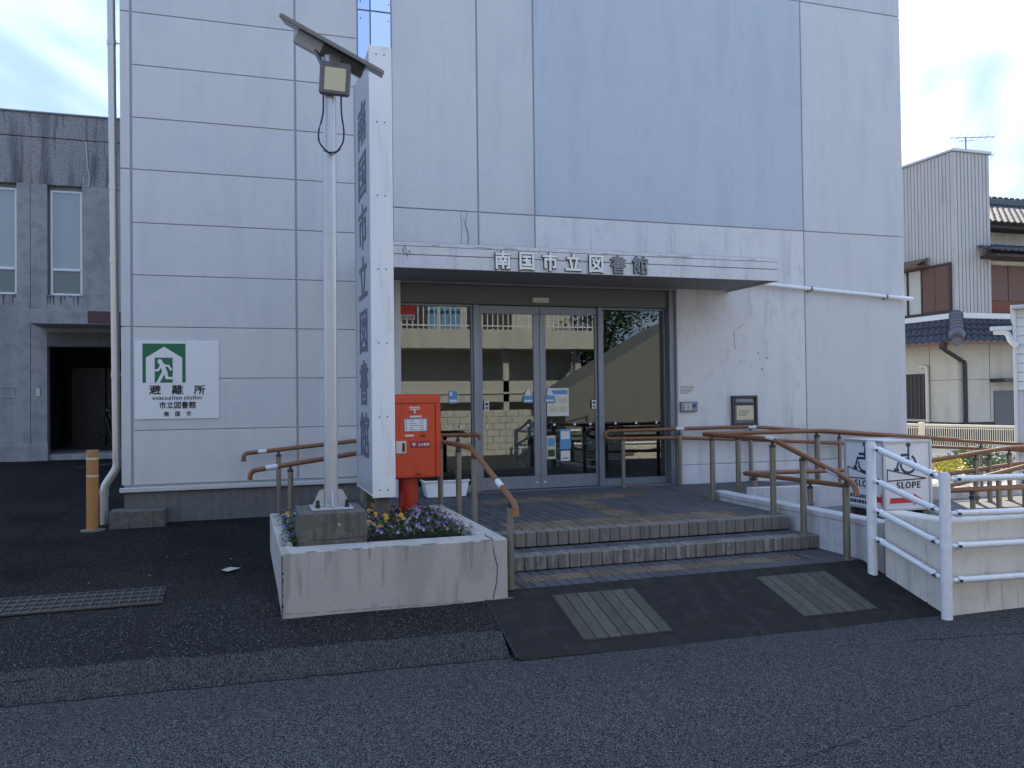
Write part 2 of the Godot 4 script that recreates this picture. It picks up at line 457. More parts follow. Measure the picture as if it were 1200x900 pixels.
	mats.paper_yellow = flat(0.58, 0.54, 0.38, 0.8)
	mats.ivory = flat(0.62, 0.58, 0.48, 0.5)
	mats.black = flat(0.012, 0.012, 0.013, 0.5)
	mats.rubber = flat(0.02, 0.02, 0.021, 0.8)
	mats.soil = tri_mat(layered(512, Color(0.030, 0.022, 0.016), [[grain, Color(0.06, 0.045, 0.033), 0.5, 0.9, 0.7], [blot2, Color(0.016, 0.012, 0.01), 0.5, 0.8, 0.6]]), 3.0, 1.0, bump_grain, 1.0)
	var mir := flat(0.66, 0.74, 0.92, 0.22, 0.9)
	mats.mirror = mir
	mats.mirror_dark = flat(0.50, 0.60, 0.82, 0.22, 0.9)
	var g := StandardMaterial3D.new()
	g.albedo_color = Color(0.80, 0.86, 0.83, 0.0)
	g.roughness = 0.0
	g.refraction_enabled = true
	g.refraction_scale = 0.085
	g.metallic_specular = 0.5
	mats.glass = g
	mats.left_wall = tri_mat(layered(512, Color(0.35, 0.335, 0.33), [[streak2, Color(0.275, 0.265, 0.265), 0.42, 0.75, 0.6], [blot2, Color(0.25, 0.242, 0.247), 0.45, 0.75, 0.6], [fine, Color(0.15, 0.15, 0.155), 0.62, 0.85, 0.4]]), 0.3, 0.92, bump_fine, 0.6)
	mats.left_stained = tri_mat(layered(512, Color(0.33, 0.315, 0.312), [[streak2, Color(0.15, 0.147, 0.148), 0.44, 0.78, 0.75], [streak, Color(0.09, 0.088, 0.09), 0.54, 0.82, 0.6], [fine, Color(0.06, 0.058, 0.06), 0.54, 0.72, 0.6], [grain, Color(0.10, 0.10, 0.10), 0.55, 0.9, 0.4]]), 0.36, 0.95, bump_fine, 0.8)
	mats.frosted = flat(0.34, 0.40, 0.40, 0.35)
	mats.frosted_dark = flat(0.15, 0.18, 0.175, 0.3)
	mats.orange = tri_mat(layered(512, Color(0.40, 0.19, 0.055), [[streak, Color(0.33, 0.155, 0.05), 0.45, 0.8, 0.7], [blot2, Color(0.44, 0.225, 0.08), 0.5, 0.8, 0.5]]), 2.0, 0.5)
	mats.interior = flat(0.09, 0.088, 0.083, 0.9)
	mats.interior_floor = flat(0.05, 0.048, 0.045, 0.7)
	mats.clad = tri_mat(layered(512, Color(0.385, 0.38, 0.365), [[streak2, Color(0.32, 0.315, 0.30), 0.45, 0.8, 0.6]]), 0.4, 0.45)
	mats.clad.metallic = 0.0
	mats.house_wall = tri_mat(layered(512, Color(0.52, 0.48, 0.385), [[streak2, Color(0.43, 0.395, 0.315), 0.45, 0.8, 0.6], [blot2, Color(0.56, 0.52, 0.425), 0.5, 0.8, 0.5]]), 0.3, 0.9)
	mats.roof_tile = tri_mat(layered(512, Color(0.042, 0.046, 0.070), [[grain, Color(0.070, 0.077, 0.11), 0.5, 0.9, 0.6]]), 1.0, 0.6)
	mats.shutter = flat(0.115, 0.060, 0.042, 0.6)
	mats.dark_wood = flat(0.035, 0.03, 0.028, 0.7)
	mats.siding = flat(0.62, 0.64, 0.63, 0.6)
	mats.leaf = flat(0.030, 0.060, 0.017, 0.6)
	mats.leaf.backlight_enabled = true
	mats.leaf.backlight = lin(0.03, 0.05, 0.01)
	mats.leaf.cull_mode = BaseMaterial3D.CULL_DISABLED
	mats.leaf2 = tinted(mats.leaf, Color(0.72, 0.85, 0.7))
	mats.leaf_gold = flat(0.42, 0.38, 0.05, 0.6)
	mats.leaf_gold.cull_mode = BaseMaterial3D.CULL_DISABLED
	mats.petal_purple = flat(0.075, 0.026, 0.19, 0.6)
	mats.petal_violet = flat(0.17, 0.115, 0.33, 0.6)
	mats.petal_yellow = flat(0.52, 0.28, 0.015, 0.6)
	mats.petal_white = flat(0.42, 0.40, 0.42, 0.6)
	for k in ["petal_purple", "petal_violet", "petal_yellow", "petal_white"]:
		mats[k].cull_mode = BaseMaterial3D.CULL_DISABLED
	mats.beige = tri_mat(layered(512, Color(0.54, 0.53, 0.485), [[streak2, Color(0.46, 0.45, 0.41), 0.45, 0.8, 0.6]]), 0.3, 0.9)
	mats.bark = flat(0.07, 0.055, 0.04, 0.9)

# ------------------------------------------------------------------ the scene
func _ready() -> void:
	rng.seed = 20417
	var cam := Camera3D.new()
	cam.name = "camera"
	cam.transform = Transform3D(Basis(Vector3.UP, -0.313293) * Basis(Vector3.RIGHT, 0.015674) * Basis(Vector3.BACK, -0.011872), Vector3(0, 0, 10))
	cam.fov = 48.975
	cam.near = 0.05
	cam.far = 2000.0
	add_child(cam)
	cam.current = true
	sky_and_sun()
	make_materials()
	ground()
	porch()
	ramp_walls()
	library()
	left_building()
	right_side()
	across_the_road()
	planter()
	sign_pylon()
	solar_lamp()
	letter_box()
	handrails()
	guard_fence()
	slope_sign()
	wall_fittings()
	small_things()

const SUN_AZ := 33.0      # degrees from straight behind the building towards the right
const SUN_EL := 38.0

func sky_and_sun() -> void:
	var e := Environment.new()
	var sm := ProceduralSkyMaterial.new()
	sm.sky_top_color = lin(0.285, 0.45, 0.81)
	sm.sky_horizon_color = lin(0.50, 0.63, 0.86)
	sm.sky_curve = 0.16
	sm.ground_bottom_color = lin(0.10, 0.10, 0.10)
	sm.ground_horizon_color = lin(0.30, 0.32, 0.34)
	sm.sun_angle_max = 14.0
	sm.sun_curve = 0.12
	sm.sky_energy_multiplier = 0.92
	sm.sky_cover = ImageTexture.create_from_image(cloud_image())
	sm.sky_cover_modulate = Color(1, 1, 1, 0.55)
	var sky := Sky.new()
	sky.sky_material = sm
	e.background_mode = Environment.BG_SKY
	e.sky = sky
	e.tonemap_mode = Environment.TONE_MAPPER_LINEAR
	e.tonemap_exposure = 1.88
	e.sdfgi_enabled = true
	e.ssao_enabled = true
	e.ssil_enabled = true
	var w := WorldEnvironment.new()
	w.environment = e
	add_child(w)
	var sun := DirectionalLight3D.new()
	sun.name = "sun"
	sun.light_energy = 1.6
	sun.light_color = Color(1.0, 0.95, 0.87)
	sun.light_angular_distance = 0.5
	sun.shadow_enabled = true
	var az := deg_to_rad(SUN_AZ)
	var el := deg_to_rad(SUN_EL)
	var to := Vector3(sin(az) * cos(el), sin(el), -cos(az) * cos(el))
	sun.basis = Basis.looking_at(-to)
	add_child(sun)

# thin streaks of high cloud, thicker towards the sun's side
func cloud_image() -> Image:
	var w := 1024
	var h := 512
	var im := Image.create(w, h, false, Image.FORMAT_RGBA8)
	var a := noise(31, 0.9, FastNoiseLite.TYPE_SIMPLEX_SMOOTH, 5)
	var b := noise(32, 0.5, FastNoiseLite.TYPE_SIMPLEX_SMOOTH, 4)
	for y in h / 2 + 4:
		var el := (0.5 - (y + 0.5) / h) * PI
		for x in w:
			var az := (x + 0.5) / w * TAU
			var d := Vector3(sin(az) * cos(el), sin(el), -cos(az) * cos(el))
			var p := Vector2(d.x, d.z) / (d.y + 0.22)
			var q := p.rotated(0.95)
			var s := a.get_noise_2d(q.x * 0.75, q.y * 3.0) * 0.5 + 0.5
			var t := b.get_noise_2d(p.x * 1.6 + 7.0, p.y * 1.6) * 0.5 + 0.5
			var near := 0.5 + 0.5 * cos(az - 0.95)
			var c := smoothstep(0.44, 0.74, s * 0.62 + t * 0.38 + 0.11 * near * near)
			c = c * (0.45 + 0.55 * near) + 0.07 * near * near
			im.set_pixel(x, y, Color(1.0, 1.0, 1.0, clampf(c, 0.0, 1.0)))
	return im

# ------------------------------------------------------------------ ground
func yard_y(z: float, x := 1.7) -> float:
	if z < 0.0:
		return -1.327
	if z < 3.55:
		return lerpf(-1.327, -1.40, z / 3.55)
	if z < 3.955:
		return lerpf(-1.40, PAVE_Y - 0.008, (z - 3.55) / 0.405)
	return lerpf(PAVE_Y - 0.008, -1.684, clampf((z - 3.955) / (edge_z(x) + 0.1 - 3.955), 0.0, 1.0))

func edge_z(x: float) -> float:      # where the forecourt meets the road
	return 4.72 + 0.045 * (x - 1.7)

func ground() -> void:
	O = Vector3.ZERO
	var st := ST()
	lh(st, Vector3(-250, -2.2, -250), Vector3(250, -1.86, 250))
	structure("ground", st, flat(0.20, 0.19, 0.17, 0.95))
	# the road: a grid whose vertex colours hold old patches and tyre wear
	var pn := noise(41, 0.35, FastNoiseLite.TYPE_SIMPLEX_SMOOTH, 3)
	st = ST()
	var step := 0.4
	var nx := 110
	var nz := 24
	for i in nx:
		for j in nz:
			var x0 := -20.0 + i * step
			var c := []
			for k in [[0, 0], [1, 0], [1, 1], [0, 1]]:
				var x: float = x0 + k[0] * step
				var zr: float = edge_z(x) - 0.05 + (j + k[1]) * step
				var shade: float = 0.92 + 0.10 * pn.get_noise_2d(x, zr * 2.0) + 0.05 * sin(zr * 2.4 + 0.3)
				c.append([Vector3(x, ROAD_Y + 0.006 * pn.get_noise_2d(x * 2.0, zr * 2.0), zr), shade])
			for t in [[0, 1, 2], [0, 2, 3]]:
				for k in t:
					var s: float = c[k][1]
					st.set_color(Color(s, s, s))
					st.set_normal(Vector3.UP)
					st.add_vertex(c[k][0])
	var road := structure("road", st, mats.road)
	var crack_m := flat(0.012, 0.012, 0.013, 1.0)
	for q in [[Vector3(2.1, 0, 6.75), Vector3(4.6, 0, 6.15), 0.05], [Vector3(-1.4, 0, 4.60), Vector3(1.72, 0, 4.765), 0.018], [Vector3(4.2, 0, 5.3), Vector3(6.4, 0, 5.6), 0.04]]:
		var pts := []
		for k in 60:
			var p: Vector3 = (q[0] as Vector3).lerp(q[1], k / 59.0)
			if q[2] < 0.03:
				p.z = edge_z(p.x) + 0.012
			p.z += q[2] * pn.get_noise_2d(p.x * 9.0, q[2] * 100.0) + q[2] * 0.4 * pn.get_noise_2d(p.x * 40.0, 7.0)
			p.y = ROAD_Y + 0.006 * pn.get_noise_2d(p.x * 2.0, p.z * 2.0) + 0.0005
			pts.append(p)
		st = ST()
		tube(st, pts, 0.0022 if q[2] > 0.03 else 0.006, 5)
		part("crack", st, crack_m, road)
	# darker asphalt forecourt on the left, running back between the two buildings
	st = ST()
	var xs := []
	var x := -14.0
	while x < 1.71:
		xs.append(minf(x, 1.71))
		x += 0.3
	xs.append(1.71)
	var zs := [-14.0, -10.0, -7.0, -5.0, -3.0, -2.0, -1.0, -0.5, 0.0, 0.4, 0.8, 1.2, 1.6, 2.0, 2.4, 2.8, 3.2, 3.4, 3.55, 3.7, 3.85, 4.0, 4.15, 4.3, 4.45, 4.6]
	for i in xs.size() - 1:
		for j in zs.size() - 1:
			var c := []
			for k in [[0, 0], [1, 0], [1, 1], [0, 1]]:
				var px: float = xs[i + k[0]]
				var pz: float = zs[j + k[1]]
				if j + k[1] == zs.size() - 1:
					pz = edge_z(px) - 0.14 + 0.02 * pn.get_noise_2d(px * 6.0, 3.0)
				var shade: float = clampf(0.56 + 0.22 * pn.get_noise_2d(px * 1.9 + 30.0, pz * 1.9) + 0.14 * pn.get_noise_2d(px * 6.0, pz * 6.0) + 0.40 * smoothstep(2.2, 4.2, pz), 0.2, 1.0)
				var sink := 0.03 if j + k[1] == zs.size() - 1 else 0.0
				c.append([Vector3(px, yard_y(pz, px) - sink + 0.008 * pn.get_noise_2d(px * 3.0, pz * 3.0), pz), shade])
			for t in [[0, 1, 2], [0, 2, 3]]:
				for k in t:
					var s: float = c[k][1]
					st.set_color(Color(s, s, s))
					st.set_normal(Vector3.UP)
					st.add_vertex(c[k][0])
	structure("forecourt", st, mats.yard)
	# rough strip of newer asphalt where the forecourt runs out on the road, with a ragged edge
	st = ST()
	var m := 160
	for i in m:
		var xa := -14.0 + 15.68 * i / m
		var xb := -14.0 + 15.68 * (i + 1) / m
		var row := []
		for q in [xa, xb]:
			var zf: float = edge_z(q) + 0.04 * pn.get_noise_2d(q * 7.0, 0.0) + 0.025 * pn.get_noise_2d(q * 25.0, 9.0)
			var zb: float = edge_z(q) - 0.21 + 0.03 * pn.get_noise_2d(q * 5.0, 5.0)
			row.append([Vector3(q, yard_y(zb, q) + 0.02, zb), Vector3(q, ROAD_Y + 0.014, zf - 0.02), Vector3(q, ROAD_Y - 0.01, zf)])
		quad(st, row[0][0], row[1][0], row[1][1], row[0][1], Vector3.UP)
		quad(st, row[0][1], row[1][1], row[1][2], row[0][2], Vector3.BACK)
	structure("gutter_strip", st, mats.gutter)
	# sloping apron before the steps, with two inset slabs of grooved concrete
	var x0 := 1.705
	var x1 := 5.14
	var k := 0.28
	var za := 3.955
	st = ST()
	var nseg := 16
	for i in nseg:
		var a := lerpf(x0, x1, float(i) / nseg)
		var b := lerpf(x0, x1, float(i + 1) / nseg)
		var ea := edge_z(a) + 0.10 + 0.012 * pn.get_noise_2d(a * 9.0, 0.0)
		var eb := edge_z(b) + 0.10 + 0.012 * pn.get_noise_2d(b * 9.0, 0.0)
		quad(st, Vector3(a, PAVE_Y - 0.004, za), Vector3(b, PAVE_Y - 0.004, za), Vector3(b, PAVE_Y - 0.004 - k * (eb - za), eb), Vector3(a, PAVE_Y - 0.004 - k * (ea - za), ea), Vector3.UP)
		quad(st, Vector3(a, PAVE_Y - 0.004 - k * (ea - za), ea), Vector3(b, PAVE_Y - 0.004 - k * (eb - za), eb), Vector3(b, ROAD_Y - 0.06, eb + 0.012), Vector3(a, ROAD_Y - 0.06, ea + 0.012), Vector3.BACK)
	quad(st, Vector3(x0, PAVE_Y - 0.004, za), Vector3(x0, PAVE_Y - 0.3, za), Vector3(x0, ROAD_Y - 0.1, 4.83), Vector3(x0, PAVE_Y - 0.004 - k * 0.865, 4.82), Vector3.LEFT)
	var apron := structure("sloping_apron", st, mats.apron)
	st = ST()
	tube(st, [Vector3(1.703, PAVE_Y - 0.038, 4.07), Vector3(1.700, -1.5705, 4.40), Vector3(1.697, -1.686, 4.81)], 0.009, 6)
	part("edge_seam", st, mats.rubber, apron)
	var tilt := Basis(Vector3.RIGHT, atan(k))
	for sx in [2.205, 3.965]:
		st = ST()
		var mid := Vector3(sx + 0.335, PAVE_Y - k * (4.40 - za), 4.40)
		cbox(st, mid - tilt.y * 0.004, Vector3(0.69, 0.008, 0.645), 0.0, tilt)
		part("slab_bed", st, mats.grout, apron)
		for i in 7:
			piece("slab_strip", Vector3(0.090, 0.012, 0.625), 0.003, mid + Vector3(-0.288 + i * 0.096, 0.0015, 0), mats.slab[(i + int(sx)) % 3], apron, tilt)
	# low plain between the library and the houses on the right
	st = ST()
	lh(st, Vector3(9.34, -1.9, -14.0), Vector3(40, -1.72, 0.0))
	lh(st, Vector3(5.14, -1.9, 0.0), Vector3(40, -1.715, 4.9))
	structure("gravel_lot", st, flat(0.48, 0.45, 0.40, 0.95))

# ------------------------------------------------------------------ porch, steps and pavers
func porch() -> void:
	O = Vector3.ZERO
	var st := ST()
	# body of the porch, a side ramp on its left, two steps and the landing before them
	lh(st, Vector3(1.15, -1.9, -0.3), Vector3(SIDEWALL_X, FLOOR_Y - 0.02, 1.90))
	lh(st, Vector3(1.885, -1.9, 1.90), Vector3(SIDEWALL_X, FLOOR_Y - 0.02, 2.93))
	lh(st, Vector3(1.885, -1.9, 2.93), Vector3(SIDEWALL_X, STEP_Y - 0.02, 3.30))
	lh(st, Vector3(1.885, -1.9, 3.30), Vector3(SIDEWALL_X, PAVE_Y - 0.02, 3.95))
	lh(st, Vector3(SIDEWALL_X, -1.9, -0.02), Vector3(6.7, FLOOR_Y - 0.02, 1.6))
	var base := structure("porch_base", st, mats.grout)
	st = ST()
	quad(st, Vector3(0.33, -1.33, 0.02), Vector3(1.15, FLOOR_Y, 0.02), Vector3(1.15, FLOOR_Y, 1.85), Vector3(0.33, -1.33, 1.85), Vector3.UP)
	quad(st, Vector3(0.33, -1.33, 1.85), Vector3(1.15, FLOOR_Y, 1.85), Vector3(1.15, -1.5, 1.85), Vector3(0.33, -1.5, 1.85), Vector3.BACK)
	part("side_ramp", st, mats.apron, base)
	# pavers 0.1 x 0.2 laid in straight rows; the nearest ones are pieces of their own, the rest one mass
	var w := 0.1
	var l := 0.2
	var far := ST()
	var far_tan := ST()
	var near: Array = []
	for j in 15:
		var z := 2.86 - 0.105 - j * l
		for i in 40:
			var x := 1.2 + (i + 0.5) * w
			if x > SIDEWALL_X - 0.03 or (x < 1.93 and z > 1.8):
				continue
			near.append([Vector3(x, FLOOR_Y - 0.03 + rng.randf_range(-0.0015, 0.0015), z), is_tan(x, z), j])
	var made := 0
	for n in near:
		var c: Vector3 = n[0]
		if c.x > 1.95 and made < 290:
			made += 1
			var mm: Material = mats.tan[rng.randi() % 3] if n[1] else mats.paver[rng.randi() % 4]
			piece("paver", Vector3(w - 0.007, 0.06, l - 0.006), 0.004, c, mm, base)
		else:
			cbox(far_tan if n[1] else far, c, Vector3(w - 0.007, 0.06, l - 0.006), 0.004)
	for i in 16:
		for j in 8:
			cbox(far, Vector3(SIDEWALL_X + (i + 0.5) * w, FLOOR_Y - 0.03, 0.06 + (j + 0.5) * l), Vector3(w - 0.007, 0.06, l - 0.006), 0.004)
	stuff(part("far_pavers", far, mats.paver[1], base))
	stuff(part("far_tan_pavers", far_tan, mats.tan[0], base))
	# bullnose bricks along both risers
	for row in [[3.03, FLOOR_Y, STEP_Y, 1.97, SIDEWALL_X - 0.03], [3.395, STEP_Y, PAVE_Y, 1.93, SIDEWALL_X + 0.02]]:
		var n: int = int((row[4] - row[3]) / w)
		for i in n:
			var x: float = row[3] + (i + 0.5) * w
			var white: bool = row[1] == STEP_Y and x > 1.9 and x < 4.75 and (sin(x * 4.1) > -0.35 or rng.randf() < 0.3)
			var mm: Material = mats.nosing_white if white else mats.nosing[rng.randi() % 3]
			var hh: float = row[1] - row[2]
			piece("nosing_brick", Vector3(w - 0.006, hh - 0.006, 0.16), 0.006, Vector3(x, row[1] - hh * 0.5 + 0.003 + rng.randf_range(-0.001, 0.001), row[0] - 0.08), mm, base)
	# tread behind the lower nosing
	for i in 31:
		piece("paver", Vector3(w - 0.007, 0.06, 0.196), 0.004, Vector3(1.98 + (i + 0.5) * w, STEP_Y - 0.03, 3.135), mats.paver[rng.randi() % 4], base)
	# landing: plain pavers and a band of tactile warning tiles
	for i in 32:
		for j in 3:
			var z := 3.90 - 0.05 - j * 0.19
			var x := 1.94 + (i + 0.5) * w
			if j == 1 and x > 2.12 and x < 4.72:
				continue
			if x > SIDEWALL_X - 0.04:
				continue
			piece("paver", Vector3(w - 0.007, 0.06, 0.184), 0.004, Vector3(x, PAVE_Y - 0.03, z), mats.paver[rng.randi() % 4], base)
	for i in 9:
		var x := 2.09 + (i + 0.5) * 0.29
		tactile_tile(Vector3(x, PAVE_Y, 3.66), 0.286, 0.186, true, base, i)
	# guiding tiles from the front edge to the doors
	for i in 5:
		tactile_tile(Vector3(3.62, FLOOR_Y + 0.002, 2.48 - i * 0.3), 0.29, 0.29, false, base, i)
	for i in 6:
		tactile_tile(Vector3(3.02 + i * 0.3, FLOOR_Y + 0.002, 0.78), 0.29, 0.29, true, base, i)
	O = Vector3.ZERO

func is_tan(x: float, z: float) -> bool:
	return (z > 2.55 and x > 2.25 and x < 4.75) or (z > 0.58 and z < 1.0 and x > 2.6 and x < 4.3) or (z < 0.2 and x > 4.8)

func tactile_tile(c: Vector3, sx: float, sz: float, dots: bool, parent: Node, k: int) -> void:
	var st := ST()
	cbox(st, c - Vector3(0, 0.012, 0), Vector3(sx - 0.004, 0.03, sz - 0.004), 0.004)
	if dots:
		var nx := int(sx / 0.057)
		var nz := int(sz / 0.057)
		for i in nx:
			for j in nz:
				var p := c + Vector3((i + 0.5) / nx * sx - sx * 0.5, 0.003, (j + 0.5) / nz * sz - sz * 0.5)
				tube(st, [p - Vector3(0, 0.002, 0), p + Vector3(0, 0.005, 0)], 0.0155, 7, true, 0.011)
	else:
		for i in 4:
			cbox(st, c + Vector3((i - 1.5) * 0.07, 0.005, 0), Vector3(0.03, 0.009, sz - 0.05), 0.004)
	part("tactile_tile", st, mats.tan[k % 3], parent)

# ------------------------------------------------------------------ concrete walls of the wheelchair ramp
func ramp_walls() -> void:
	O = Vector3.ZERO
	# low parapet on the right of the steps
	var at := Vector3(SIDEWALL_X, -1.45, 2.9)
	var t := thing("stair_side_wall", "low white painted parapet with flaking coping along the right side of the entrance steps", "wall", at)
	var st := ST()
	lh(st, Vector3(SIDEWALL_X, -1.75, 1.55), Vector3(5.27, -1.145, 4.2))
	part("wall", st, mats.white_wall, t)
	var z := 1.53
	for i in 6:
		var hh := 0.45 if i < 5 else 0.40
		piece("coping_stone", Vector3(0.16, 0.055, hh - 0.008), 0.008, Vector3(SIDEWALL_X + 0.07, -1.117, z + hh * 0.5), mats.white_wall, t)
		z += hh
	# wall between the two lanes of the ramp
	t = thing("lane_wall", "grubby white concrete wall between the two lanes of the wheelchair ramp", "wall", Vector3(8, -1.6, 2.1))
	st = ST()
	var xf := Transform3D(Basis(), Vector3(0, 0, 2.12))
	prism(st, PackedVector2Array([Vector2(5.28, -1.8), Vector2(13.5, -1.8), Vector2(13.5, -1.36), Vector2(9.2, -1.20), Vector2(6.5, -1.03), Vector2(5.28, -1.015)]), xf, 0.13)
	part("wall", st, mats.white_wall, t)
	# outer wall along the road
	t = thing("road_side_wall", "cream grey concrete wall of the wheelchair ramp facing the road behind the white guard rail", "wall", Vector3(9, -1.75, 4.85))
	st = ST()
	lh(st, Vector3(5.12, -1.85, 4.68), Vector3(14.0, -0.985, 4.90), 0.012)
	lh(st, Vector3(5.12, -1.85, 4.235), Vector3(5.32, -0.99, 4.678), 0.010)
	part("wall", st, mats.concrete_cream, t)
	# ramp floors
	O = Vector3.ZERO
	st = ST()
	quad(st, Vector3(6.7, FLOOR_Y, 0.0), Vector3(13.5, -1.68, 0.0), Vector3(13.5, -1.68, 2.0), Vector3(6.7, FLOOR_Y, 2.0), Vector3.UP)
	quad(st, Vector3(5.28, FLOOR_Y - 0.003, 1.6), Vector3(6.7, FLOOR_Y - 0.003, 1.6), Vector3(6.7, FLOOR_Y - 0.003, 2.0), Vector3(5.28, FLOOR_Y - 0.003, 2.0), Vector3.UP)
	structure("upper_ramp", st, mats.plinth)
	st = ST()
	lh(st, Vector3(5.28, -1.84, 2.125), Vector3(14, -1.26, 4.23))
	lh(st, Vector3(5.33, -1.84, 4.232), Vector3(14, -1.264, 4.675))
	structure("lower_ramp", st, mats.plinth)

# ------------------------------------------------------------------ the library
func library() -> void:
	var b := thing("library_building", "pale grey panelled public library with a long entrance canopy and glass doors", "building", Vector3(4, -1.33, -0.1))
	var top := 9.5
	var st := ST()
	# core behind the panels: front (with the doorway left open), sides, back and roof
	lh(st, Vector3(-1.19, -1.5, -0.5), Vector3(1.75, top, -0.014))
	lh(st, Vector3(5.561, -1.5, -0.5), Vector3(9.31, top, -0.016))
	lh(st, Vector3(1.751, 1.44, -0.5), Vector3(5.56, top, -0.018))
	part("joint_backing", st, mats.joint, b)
	st = ST()
	lh(st, Vector3(-1.2, -1.6, -12.0), Vector3(-0.8, top, -0.5))
	lh(st, Vector3(8.92, -1.6, -12.0), Vector3(9.32, top, -0.5))
	lh(st, Vector3(-0.8, -1.6, -12.0), Vector3(8.92, top, -11.6))
	part("side_wall", st, mats.wall, b)
	st = ST()
	lh(st, Vector3(-1.25, top + 0.003, -12.05), Vector3(9.37, top + 0.25, 0.03))
	part("roof", st, mats.wall, b)
	# concrete plinth and ledge under the left front
	st = ST()
	lh(st, Vector3(-1.19, -1.8, -0.044), Vector3(1.38, -0.985, -0.012))
	part("plinth", st, mats.plinth, b)
	st = ST()
	lh(st, Vector3(-1.235, -0.984, -0.04), Vector3(1.37, -0.935, 0.028), 0.006)
	part("ledge", st, mats.sill, b)
	# cladding panels of the left front
	var rows := [-0.912, -0.317, 0.249, 0.816, 1.384, 1.958, 2.543, 3.115, 3.695, 4.275, 4.85, 5.43, 6.0, 6.6, 7.3, 8.0, 8.7, 9.5]
	var cols := [[-1.093, 0.628], [0.652, 1.356]]
	var kinds := [mats.wall, mats.wall_a, mats.wall_b]
	for r in rows.size() - 1:
		for c in cols:
			var s := Vector3(c[1] - c[0], rows[r + 1] - rows[r] - 0.009, 0.04)
			piece("wall_panel", s, 0.004, Vector3((c[0] + c[1]) * 0.5, (rows[r] + rows[r + 1]) * 0.5, -0.02), kinds[rng.randi() % 3], b)
	var trims := [-0.912, 0.816, 2.543, 4.275, 6.0, 8.0, 9.5]
	for r in trims.size() - 1:
		piece("corner_panel", Vector3(0.095, trims[r + 1] - trims[r] - 0.010, 0.05), 0.004, Vector3(-1.166, (trims[r] + trims[r + 1]) * 0.5, -0.021), mats.wall_a, b)
	# shiny vertical strip between the two halves of the front
	var yy := -0.95
	var joints := [1.2, 2.9, 4.62, 6.3, 8.0, 9.5]
	for j in joints:
		var hh: float = j - yy
		piece("metal_panel", Vector3(0.140, hh - 0.012, 0.03), 0.004, Vector3(1.440, yy + hh * 0.5, -0.004), mats.mirror_dark, b, Basis(Vector3.UP, -0.02))
		piece("metal_panel", Vector3(0.236, hh - 0.012, 0.03), 0.004, Vector3(1.640, yy + hh * 0.5, 0.002), mats.mirror, b)
		for s in [-1, 1]:
			for x in [1.40, 1.735]:
				st = ST()
				var y: float = (j - 0.10) if s > 0 else (yy + 0.10)
				disc(st, Vector3(x, y, 0.0185), Vector3.BACK, 0.008, 8)
				part("rivet", st, mats.dark_metal, b)
		yy = j
	# large panels of the right front
	var big := [
		[1.772, 2.818, 1.43, 2.285, 2], [2.838, 3.561, 1.43, 2.285, 1], [1.772, 2.818, 2.297, 5.55, 1], [2.838, 3.561, 2.297, 5.55, 0], [3.579, 7.578, 2.297, 5.55, 3], [7.596, 9.33, 2.297, 5.55, 1],
		[1.772, 2.818, 5.562, 8.8, 0], [2.838, 3.561, 5.562, 8.8, 1], [3.579, 7.578, 5.562, 8.8, 2], [7.596, 9.33, 5.562, 8.8, 0], [1.772, 9.33, 8.812, 9.5, 0],
		[7.596, 9.33, -0.925, 2.285, 1], [5.56, 7.578, -1.9, -0.937, 4], [7.596, 9.33, -1.9, -0.937, 4]]
	for p in big:
		var m: Material = [mats.wall_a, mats.wall, mats.wall_b, mats.wall_blue, mats.wall_worn][p[4]]
		piece("wall_panel", Vector3(p[1] - p[0], p[3] - p[2], 0.045), 0.005, Vector3((p[0] + p[1]) * 0.5, (p[2] + p[3]) * 0.5, -0.0225), m, b)
	st = ST()
	prism(st, PackedVector2Array([Vector2(3.579, 1.43), Vector2(5.56, 1.43), Vector2(5.56, -0.925), Vector2(7.578, -0.925), Vector2(7.578, 2.285), Vector2(3.579, 2.285)]), Transform3D(), 0.045)
	part("wall_panel", st, mats.wall_worn, b)
	# cracks and stains in the painted wall to the right of the canopy
	st = ST()
	for q in [[[6.42, 0.86], [6.44, 0.78], [6.43, 0.70], [6.46, 0.62]], [[6.50, 0.90], [6.55, 0.95], [6.60, 0.97]], [[2.60, 2.27], [2.62, 2.1], [2.60, 1.9], [2.63, 1.72]], [[2.68, 2.27], [2.66, 2.12], [2.70, 1.95], [2.69, 1.70]], [[2.64, 2.2], [2.71, 2.0], [2.66, 1.85]]]:
		var pts := []
		for p in q:
			pts.append(Vector3(p[0], p[1], 0.001))
		tube(st, pts, 0.0035, 5)
	part("crack", st, mats.crack, b)
	st = ST()
	for i in 9:
		disc(st, Vector3(6.5 + rng.randf() * 0.5, 0.3 + rng.randf() * 0.45, 0.001 + i * 0.0002), Vector3.BACK, rng.randf_range(0.008, 0.018), 7)
	part("scuff", st, flat(0.32, 0.33, 0.34, 0.9), b)
	entrance(b)
	canopy(b)
	interior(b)

